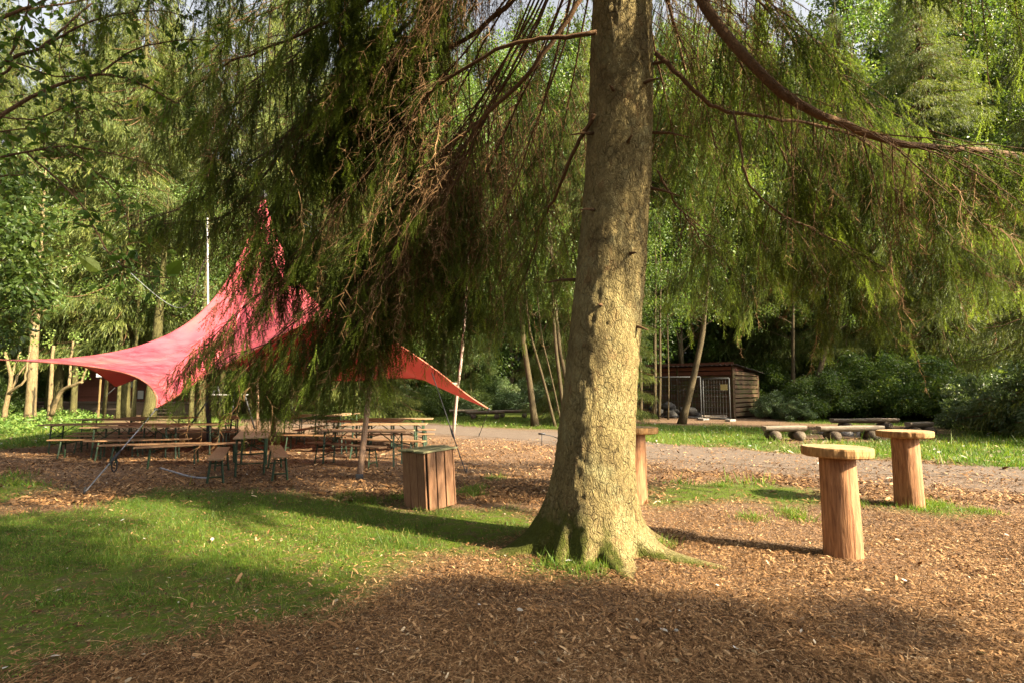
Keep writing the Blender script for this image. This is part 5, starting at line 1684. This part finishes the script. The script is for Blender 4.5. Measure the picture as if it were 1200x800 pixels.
# far brush closes the gap under the crowns
gf_, lf_ = 'brush deep in the wood', 'dim brush deep in the wood'
for px in range(-200, 1400, 42):
    placepx('B2', px + random.uniform(-14, 14), random.uniform(48, 60), lf_, gf_, random.uniform(1.3, 1.9))

# dark rounded evergreen behind the white pole
def dark_evergreen():
    x, y = (552 - 600) / F * 36, 36
    t = thing('yew_tree', 'dark rounded evergreen behind the pale pole', 'tree', (x, y, 0))
    a = Acc(); trunk_tube(a, 4, .14, seed=4); obj('trunk', a, M['bark_far'], t)
    f = Acc(); C, R = [], []
    for q in range(90):
        z = random.uniform(.6, 5.2); rr = 1.75 * math.sqrt(max(.03, 1 - ((z - 2.6) / 2.9) ** 2)); a_ = random.uniform(0, 6.28)
        C.append(np.array([rr * math.cos(a_) * .85, rr * math.sin(a_) * .85, z])); R.append(random.uniform(.4, .6))
    leaf_clumps(f, C, R, 1100, .1, .12, .1)
    obj('crown', f, M['needle_far'], t, False)
dark_evergreen()

# slim trees whose stems can be told apart
def slim_tree(label, base, top, r0, r1, H, ncl, name='slim_tree', bark='bark_thin', Y=None, leaf='leaf', cz=5.0, bend=.1):
    b = np.array([*G(*base), 0]) if Y is None else np.array([(base[0] - 600) / F * Y, Y, 0])
    tp = np.array(A(top[0], top[1], b[1] + .3))
    d = (tp - b) / max(.5, tp[2])
    t = thing(name, label, 'tree', tuple(b))
    zs = np.linspace(-.05, H, 18)
    P = d * zs[:, None]
    P[:, :2] *= np.where(zs > tp[2], (tp[2] + (zs - tp[2]) * .45) / np.maximum(zs, .1), 1)[:, None]
    P[:, 0] += bend * np.sin(zs * .9) * .3
    R = np.interp(zs, [0, tp[2], H], [r0, r1, .02]) + r0 * .4 * np.exp(-np.maximum(zs, 0) / .25)
    a = Acc(); add_tube(a, P, R, 10); obj('trunk', a, M[bark], t)
    f = Acc(); C, Rc = [], []
    for q in range(ncl):
        z = random.uniform(cz, H); c0 = np.array([np.interp(z, zs, P[:, k]) for k in range(3)]); an = random.uniform(0, 6.28); rr = random.uniform(.3, 1.9)
        c = c0 + [rr * math.cos(an), rr * math.sin(an), .3]
        C.append(c); Rc.append(random.uniform(.5, .9)); add_tube(f, [c0 - [0, 0, .3 * rr], c], [.025, .008], 5, .4, 1, False)
    leaf_clumps(f, C, Rc, 260, .13)
    obj('crown', f, [M[leaf], M[bark]], t, False)
slim_tree('slim brown tree standing on the far lawn beside the log benches', (627, 499), (614, 405), .16, .12, 11, 26)
slim_tree('thin crooked sapling next to the slim lawn tree', (651, 501), (622, 392), .06, .05, 8, 12)
slim_tree('thinnest sapling of the group by the thick trunk', (659, 502), (636, 400), .035, .03, 7, 8)
slim_tree('straight sapling just clear of the thick trunk', (662, 503), (652, 415), .09, .07, 9, 14)
slim_tree('sapling half hidden by the thick trunk on its shaded side', (672, 500), (656, 408), .10, .09, 10, 16)
slim_tree('leaning brown tree before the shed', (799, 496), (824, 392), .17, .13, 11, 26)
slim_tree('slim tree beside the sunlit edge of the thick trunk', (751, 491), (750, 390), .09, .07, 10, 14)
slim_tree('straight slim tree, thicker one of the pair before the wire fence', (766, 490), (768, 385), .12, .09, 12, 20)
slim_tree('straight slim tree, thinner one of the pair before the wire fence', (772, 490), (774, 390), .09, .07, 12, 18)
slim_tree('very thin stem between the pair of slim trees and the leaning one', (783, 491), (783, 395), .04, .035, 9, 8)
slim_tree('dark leaning tree behind the short log bench', (944, 489), (973, 392), .17, .14, 12, 30)
slim_tree('dim trunk at the dark end of the log bench lawn', (928, 488), (930, 395), .12, .10, 12, 22)
slim_tree('tall grey trunk above the glossy evergreen shrubs', (1184, 487), (1184, 330), .17, .15, 14, 26)
# mossy stems seen under the sail
def mossy(label, px, base, w, top=None, Y=None):
    slim_tree(label, (px, base), top or (px, 400), w, w * .85, 13, 22, 'mossy_tree', 'bark_pale' if px < 70 else 'bark_far', Y, 'leaf', 5.5, .04)
mossy('pale trunk between the two pale forked shrubs', 40, 481, .22, None, 25)
mossy('mossy trunk behind the outermost folding table', 90, 484, .16, None, 29)
mossy('thin mossy trunk before the red-brown hut', 142, 488, .10, None, 29)
mossy('thin mossy trunk beside the tall white notice', 160, 487, .11, None, 29)
mossy('thick mossy trunk behind the low sail corner', 178, 489, .30, (184, 400), 28.5)
mossy('mossy trunk between the low sail corner and the grey mast', 227, 489, .13, None, 30)
mossy('trunk close behind the grey mast', 238, 490, .19, None, 27)
mossy('trunk below the pale trestle board', 262, 478, .17, None, 31)
mossy('stout trunk behind the brown mast', 336, 482, .36, (338, 400), 36)
mossy('pale green trunk between the two sail masts', 292, 480, .26, None, 37)
mossy('thin trunk beyond the trestle', 307, 480, .18, None, 39)

def forked(label, stems, Y, seed):
    """pale bare shrub traced stem by stem"""
    w = [[np.array(A(x, y, Y + dy)) for x, y, dy in s[0]] for s in stems]
    b = w[0][0]; t = thing('forked_shrub', label, 'shrub', (b[0], b[1], 0)); off = np.array([b[0], b[1], 0])
    random.seed(seed)
    for pts, s in zip(w, stems):
        P = bez(pts, 14); P[1:-1] += rng.normal(0, .012, (12, 3))
        a = Acc(); add_tube(a, P - off, np.linspace(s[1], s[2], 14), 8); obj('stem', a, M['bark_pale'], t)
    f = Acc(); C, Rc = [], []
    for pts in w:
        for q in range(2): C.append(pts[-1] - off + rng.normal(0, .35, 3) + [0, 0, .25]); Rc.append(.35)
    leaf_clumps(f, C, Rc, 200, .12, .8, .1); obj('leaves', f, M['nettle'], t, False)
forked('pale bare shrub forking near the ground at the edge of the wood', [
    ([(4, 492, 0), (8, 470, 0), (13, 445, 0), (9, 425, -.2), (6, 412, -.3)], .11, .05), ([(8, 470, 0), (16, 452, .2), (22, 438, .3), (33, 424, .4)], .07, .03),
    ([(9, 462, 0), (20, 453, -.2), (28, 446, -.2), (32, 428, -.2), (36, 405, 0)], .06, .03), ([(13, 445, 0), (17, 430, .2), (24, 412, .3)], .05, .03)], 24, 1)
forked('pale shrub with a bent stem and a few green leaves, nearer the sail', [
    ([(58, 492, 0), (59, 470, 0), (60, 448, 0), (61, 425, 0), (63, 405, 0)], .10, .06), ([(60, 486, 0), (66, 470, -.1), (74, 457, -.2), (88, 450, -.3), (97, 448, -.3)], .10, .055),
    ([(95, 449, -.3), (98, 440, -.3), (101, 430, -.3)], .045, .04), ([(80, 453, -.2), (82, 440, -.1), (83, 420, 0), (86, 400, 0)], .06, .04)], 23.5, 2)

def twiggy(px, py, Y, H, seed, label):
    x, y, z = A(px, py, Y); r = np.random.default_rng(seed); random.seed(seed)
    t = thing('dry_tree', label, 'tree', (x, y, 0)); a = Acc(); tips = []
    def grow(p, d, L, rad, lev):
        P = [p]
        for q in range(4):
            d = unit(d + r.normal(0, .16, 3)); p = p + d * L / 4; P.append(p)
        add_tube(a, P, np.linspace(rad, rad * .6, 5), 4, .5, 0, False)
        if lev == 0: tips.append(p); return
        for q in range(4): grow(P[r.integers(2, 5)], unit(d + r.normal(0, .6, 3)), L * .6, rad * .55, lev - 1)
    tr = Acc(); add_tube(tr, [(0, 0, -.1), (.04, 0, z * .5), (0, .05, z), (0, 0, z + H * .5)], [.11, .09, .07, .03], 8); obj('trunk', tr, M['bark_far'], t)
    for q in range(8):
        an = r.uniform(0, 6.28); grow(np.array([0, 0, z + r.uniform(-.3, H * .4)]), unit(np.array([math.cos(an), math.sin(an), .25])), H * .45, .035, 3)
    obj('twigs', a, M['bark_pale'], t)
    f = Acc(); leaf_clumps(f, tips, [.2] * len(tips), 190, .09, .85, .15); obj('leaves', f, M['needle_far'], t, False)
twiggy(128, 392, 30, 2.6, 5, 'small dry yellowish tree with bare twigs above the flat wing of the sail')
twiggy(60, 398, 32, 2.6, 6, 'small dry yellowish tree over the pale forked shrubs')

# ------------------------------------------------------------------ near broadleaved tree whose boughs enter at the upper left
def near_tree():
    b = np.array([-6.4, 4.6, 0])
    t = thing('elder_tree', 'broadleaved tree whose thin leafy boughs reach in over the lawn', 'tree', tuple(b))
    a = Acc(); add_tube(a, bez([(0, 0, -.1), (.05, 0, 1.5), (.25, .05, 3), (.3, 0, 4.6), (.2, .1, 6.5)], 16), np.linspace(.15, .06, 16), 10); obj('trunk', a, M['bark_thin'], t)
    tr = lambda z: b + [np.interp(z, [0, 1.5, 3, 4.6, 6.5], [0, .05, .25, .3, .2]), 0, z]
    br = [
        (3.0, [(-40, 168, 4.5), (0, 137, 4.5), (58, 104, 4.6), (115, 88, 4.7), (160, 96, 4.8), (205, 120, 4.9)], .024, .006),
        (3.7, [(-40, 118, 4.7), (8, 73, 4.7), (48, 57, 4.8), (78, 32, 4.9), (108, 4, 5.0)], .022, .007),
        (3.8, [(-10, 92, 4.6), (12, 60, 4.6), (22, 32, 4.6), (33, -5, 4.6)], .014, .006),
        (3.9, [(48, 57, 4.8), (98, 30, 4.9), (145, 17, 5.0), (190, 15, 5.1), (225, 25, 5.2)], .010, .004),
        (3.5, [(115, 88, 4.7), (152, 62, 4.8), (185, 51, 4.9), (225, 46, 5.0), (262, 50, 5.1)], .009, .003),
        (2.7, [(-30, 162, 4.9), (20, 155, 4.9), (62, 153, 5.0)], .010, .004),
        (2.6, [(-30, 190, 4.8), (30, 178, 4.8), (75, 172, 4.9), (130, 180, 5.0), (190, 195, 5.1)], .013, .004),
        (3.1, [(20, 74, 4.7), (60, 88, 4.7), (95, 92, 4.75), (130, 120, 4.8), (160, 160, 4.9)], .008, .003),
        (2.5, [(30, 178, 4.8), (62, 205, 4.8), (92, 235, 4.7), (112, 270, 4.65), (130, 300, 4.6), (160, 322, 4.55), (200, 326, 4.5)], .010, .004),
        (2.5, [(75, 172, 4.9), (105, 195, 4.9), (140, 235, 5.0), (150, 275, 5.0), (142, 312, 5.0)], .008, .003),
        (4.2, [(-60, 60, 4.3), (0, 20, 4.3), (60, -5, 4.4), (150, -40, 4.5)], .02, .008),
        (4.0, [(-60, 40, 5.2), (20, 15, 5.3), (90, 0, 5.4), (170, -20, 5.5), (240, -18, 5.6)], .016, .006),
        (2.3, [(-40, 215, 5.2), (10, 205, 5.2), (50, 208, 5.3), (90, 225, 5.3)], .010, .004),
        (2.9, [(0, 137, 4.5), (40, 140, 4.4), (85, 128, 4.4), (120, 140, 4.4)], .008, .003),
        (3.6, [(78, 32, 4.9), (70, 70, 4.9), (85, 110, 4.9), (75, 150, 4.9)], .006, .003),
    ]
    fol = Acc()
    for z0, pts, r0, r1 in br:
        W = [np.array(A(*p)) for p in pts]
        if pts[0][0] < 0: W = [tr(min(6, W[0][2] - .25))] + W
        P = bez(W, 26) - b; P[1:-1] += np.cumsum(rng.normal(0, .003, (24, 3)), 0)
        a = Acc(); add_tube(a, P, np.linspace(r0, r1, 26), 6); tw = []
        L = np.linalg.norm(np.diff(P, axis=0), axis=1).sum()
        for q in range(int(L * 11)):
            s = random.uniform(.15, 1); i = s * 25; p = P[int(i)] + (P[min(25, int(i) + 1)] - P[int(i)]) * (i % 1)
            d = unit(rng.normal(0, 1, 3) + [.5, 0, -.2]); l = random.uniform(.12, .42)
            Q = p + d * np.linspace(0, l, 5)[:, None] + np.array([0, 0, -1]) * (np.linspace(0, 1, 5) ** 2 * l * .3)[:, None]
            add_tube(a, Q, np.linspace(.0035, .0015, 5), 4, .5, 0, False)
            k = random.randint(3, 7)
            for u in np.linspace(.25, 1, k):
                tw.append((Q[int(u * 4)] + rng.normal(0, .012, 3), unit(d * .6 + rng.normal(0, .55, 3) + [0, 0, -.55])))
        obj('bough', a, M['limb'], t)
        pp = np.array([x[0] for x in tw]); dd = np.array([x[1] for x in tw])
        big = .085 if pts[-1][1] > 290 else .062
        scatter(fol, LEAFV, LEAFF, pp, dd, big * rng.lognormal(0, .3, len(pp)), None, rng.normal(.45, .2, len(pp)))
    obj('leaves', fol, M['leaf_near'], t, False)
near_tree()

def edge_maple():
    b = np.array([-11.6, 9.6, 0])
    t = thing('maple_tree', 'leafy dark green tree above the outermost sail tip', 'tree', tuple(b))
    a = Acc(); add_tube(a, bez([(0, 0, -.1), (.1, 0, 2), (.2, .1, 4.5), (.1, .1, 7.5)], 14), np.linspace(.16, .05, 14), 10); obj('trunk', a, M['bark_thin'], t)
    f = Acc(); C, R = [], []
    for px, py, Y, r in ((4, 215, 9.5, .5), (32, 235, 9.6, .42), (12, 262, 9.2, .5), (48, 268, 9.6, .36), (20, 300, 9.3, .5), (52, 302, 9.8, .36), (8, 335, 9.2, .5), (38, 330, 9.6, .42), (20, 362, 9.4, .42), (46, 355, 9.8, .3), (8, 392, 9.3, .38), (-40, 240, 9.5, .7), (-60, 320, 9.5, .7), (-20, 180, 9.5, .5), (-90, 200, 10, .8), (-120, 280, 10, .9), (-100, 120, 10, .9), (-30, 130, 9.8, .5), (-160, 180, 10, 1.), (-40, 60, 10, .6), (-120, 30, 10, .9)):
        c = np.array(A(px, py, Y)) - b; C.append(c); R.append(r)
        z0 = max(1.2, c[2] - .9); add_tube(f, bez([(.15, 0, z0), (np.array([.15, 0, z0]) + c) / 2 + [0, 0, .15], c], 7), np.linspace(.03, .008, 7), 5, .4, 1, False)
    leaf_clumps(f, C, R, 1500, .125, .35, .16, .85, 0, (LEAFV, LEAFF))
    obj('crown', f, [M['leaf'], M['bark_thin']], t, False)
edge_maple()

# ------------------------------------------------------------------ trees on the sunny side, outside the picture: they cast the shade in front
SX, SY = math.cos(SUN_AZ), -math.sin(SUN_AZ)
NX, NY = -SY, SX
def sunside(s, o): return (s * SX + o * NX, s * SY + o * NY)
gq, lq = 'trees on the sunny side of the clearing', 'dense tall tree on the sunny side of the clearing'
for s, o, k, sc in ((11, 1.7, 'S1', .62), (14.5, 1.0, 'S1', .8), (18, .1, 'S1', .9), (12, -2.0, 'S1', .8), (16, -2.4, 'S1', .9), (22, -1.0, 'S1', 1.0), (24, -.6, 'S1', 1.05), (13, -5.5, 'S1', .9), (19, -5.5, 'S1', 1.0), (29, -.6, 'S1', 1.1), (28, -4, 'S1', 1.1), (13, -.1, 'D1', .85), (17, -.6, 'D1', 1.0), (14, -3.6, 'D1', 1.0), (21, -1.0, 'D1', 1.05), (18, -7, 'D1', 1.1), (11, -8, 'D1', 1.0), (15, .3, 'D2', .9), (16.5, -1.5, 'D1', 1.2), (20, -1.5, 'D1', 1.25), (25, -1.6, 'D1', 1.25), (13.5, -1.2, 'D2', 1.2), (22, -3.5, 'D1', 1.2)):
    place(k, *sunside(s, o), lq, gq, sc)
for s, o, k, sc in ((10.8, -.8, 'B2', 2.0), (12.6, -.4, 'B2', 1.95), (11.5, -5, 'B2', 1.9), (9.6, -4, 'B2', 1.6), (10.6, 4.1, 'D2', .33), (11.6, 3.0, 'D2', .38), (8.4, 3.3, 'B2', 1.12), (9.8, 1.4, 'B2', 1.5), (9.2, 3.75, 'D2', .44), (10.0, 2.7, 'D2', .5), (9.6, 1.0, 'D2', .6), (8.0, 4.3, 'B2', .62)):
    place(k, *sunside(s, o), 'unseen low leafy tree added to shade the foreground', 'unseen low leafy trees added to shade the foreground', sc, 'tree')  # small trees and enlarged bushes added out of view to shade the foreground
gq2, lq2 = 'shrubs on the sunny side of the clearing', 'dense shrub under the spruces on the sunny side of the clearing'
for s, o in ((10.5, 2.2), (11.5, .2), (11, -2), (12, -4), (14, 2.0), (16, 1.8)):
    place('B2', *sunside(s, o), lq2, gq2, .95)

for k, v in first.items():
    if v: print('unused prototype', k)

# ================================================================== light, sky, camera
w = bpy.data.worlds.new("World"); scene.world = w; w.use_nodes = True
wt = w.node_tree; bg = wt.nodes["Background"]
sk = wt.nodes.new("ShaderNodeTexSky"); sk.sky_type = 'NISHITA'; sk.sun_disc = False
sk.sun_elevation = SUN_EL; sk.sun_rotation = math.atan2(SX, SY)
sk.air_density = 1.0; sk.dust_density = 8.0; sk.ozone_density = .6
hs = wt.nodes.new('ShaderNodeHueSaturation'); hs.inputs['Saturation'].default_value = .25      # thin bright haze over the wood
wt.links.new(sk.outputs[0], hs.inputs['Color']); wt.links.new(hs.outputs[0], bg.inputs[0]); bg.inputs[1].default_value = .075
sl = bpy.data.lights.new('sun', 'SUN'); sl.energy = 5.0; sl.angle = math.radians(.53); sl.color = (1.0, .84, .58)
so = bpy.data.objects.new('sun', sl); COL.objects.link(so)
so.rotation_euler = Vector((math.cos(SUN_EL) * SX, math.cos(SUN_EL) * SY, math.sin(SUN_EL))).to_track_quat('Z', 'Y').to_euler()

cd = bpy.data.cameras.new('camera'); cd.sensor_width = 36; cd.lens = 36 * F / 1200; cd.clip_end = 4000; cd.clip_start = .05
cam = bpy.data.objects.new('camera', cd); COL.objects.link(cam)
cam.location = (0, 0, EYE); cam.rotation_euler = (PI / 2 + PITCH, 0, 0)
scene.camera = cam
scene.view_settings.view_transform = 'Standard'
try: scene.view_settings.look = 'None'
except Exception: pass
scene.view_settings.exposure = 2.4
scene.view_settings.gamma = 1
scene.render.resolution_x, scene.render.resolution_y = 1024, 682
cy = scene.cycles
cy.max_bounces = 8; cy.diffuse_bounces = 6; cy.glossy_bounces = 2; cy.transmission_bounces = 3; cy.transparent_max_bounces = 4
cy.use_denoising = True
cy.sample_clamp_indirect = 6
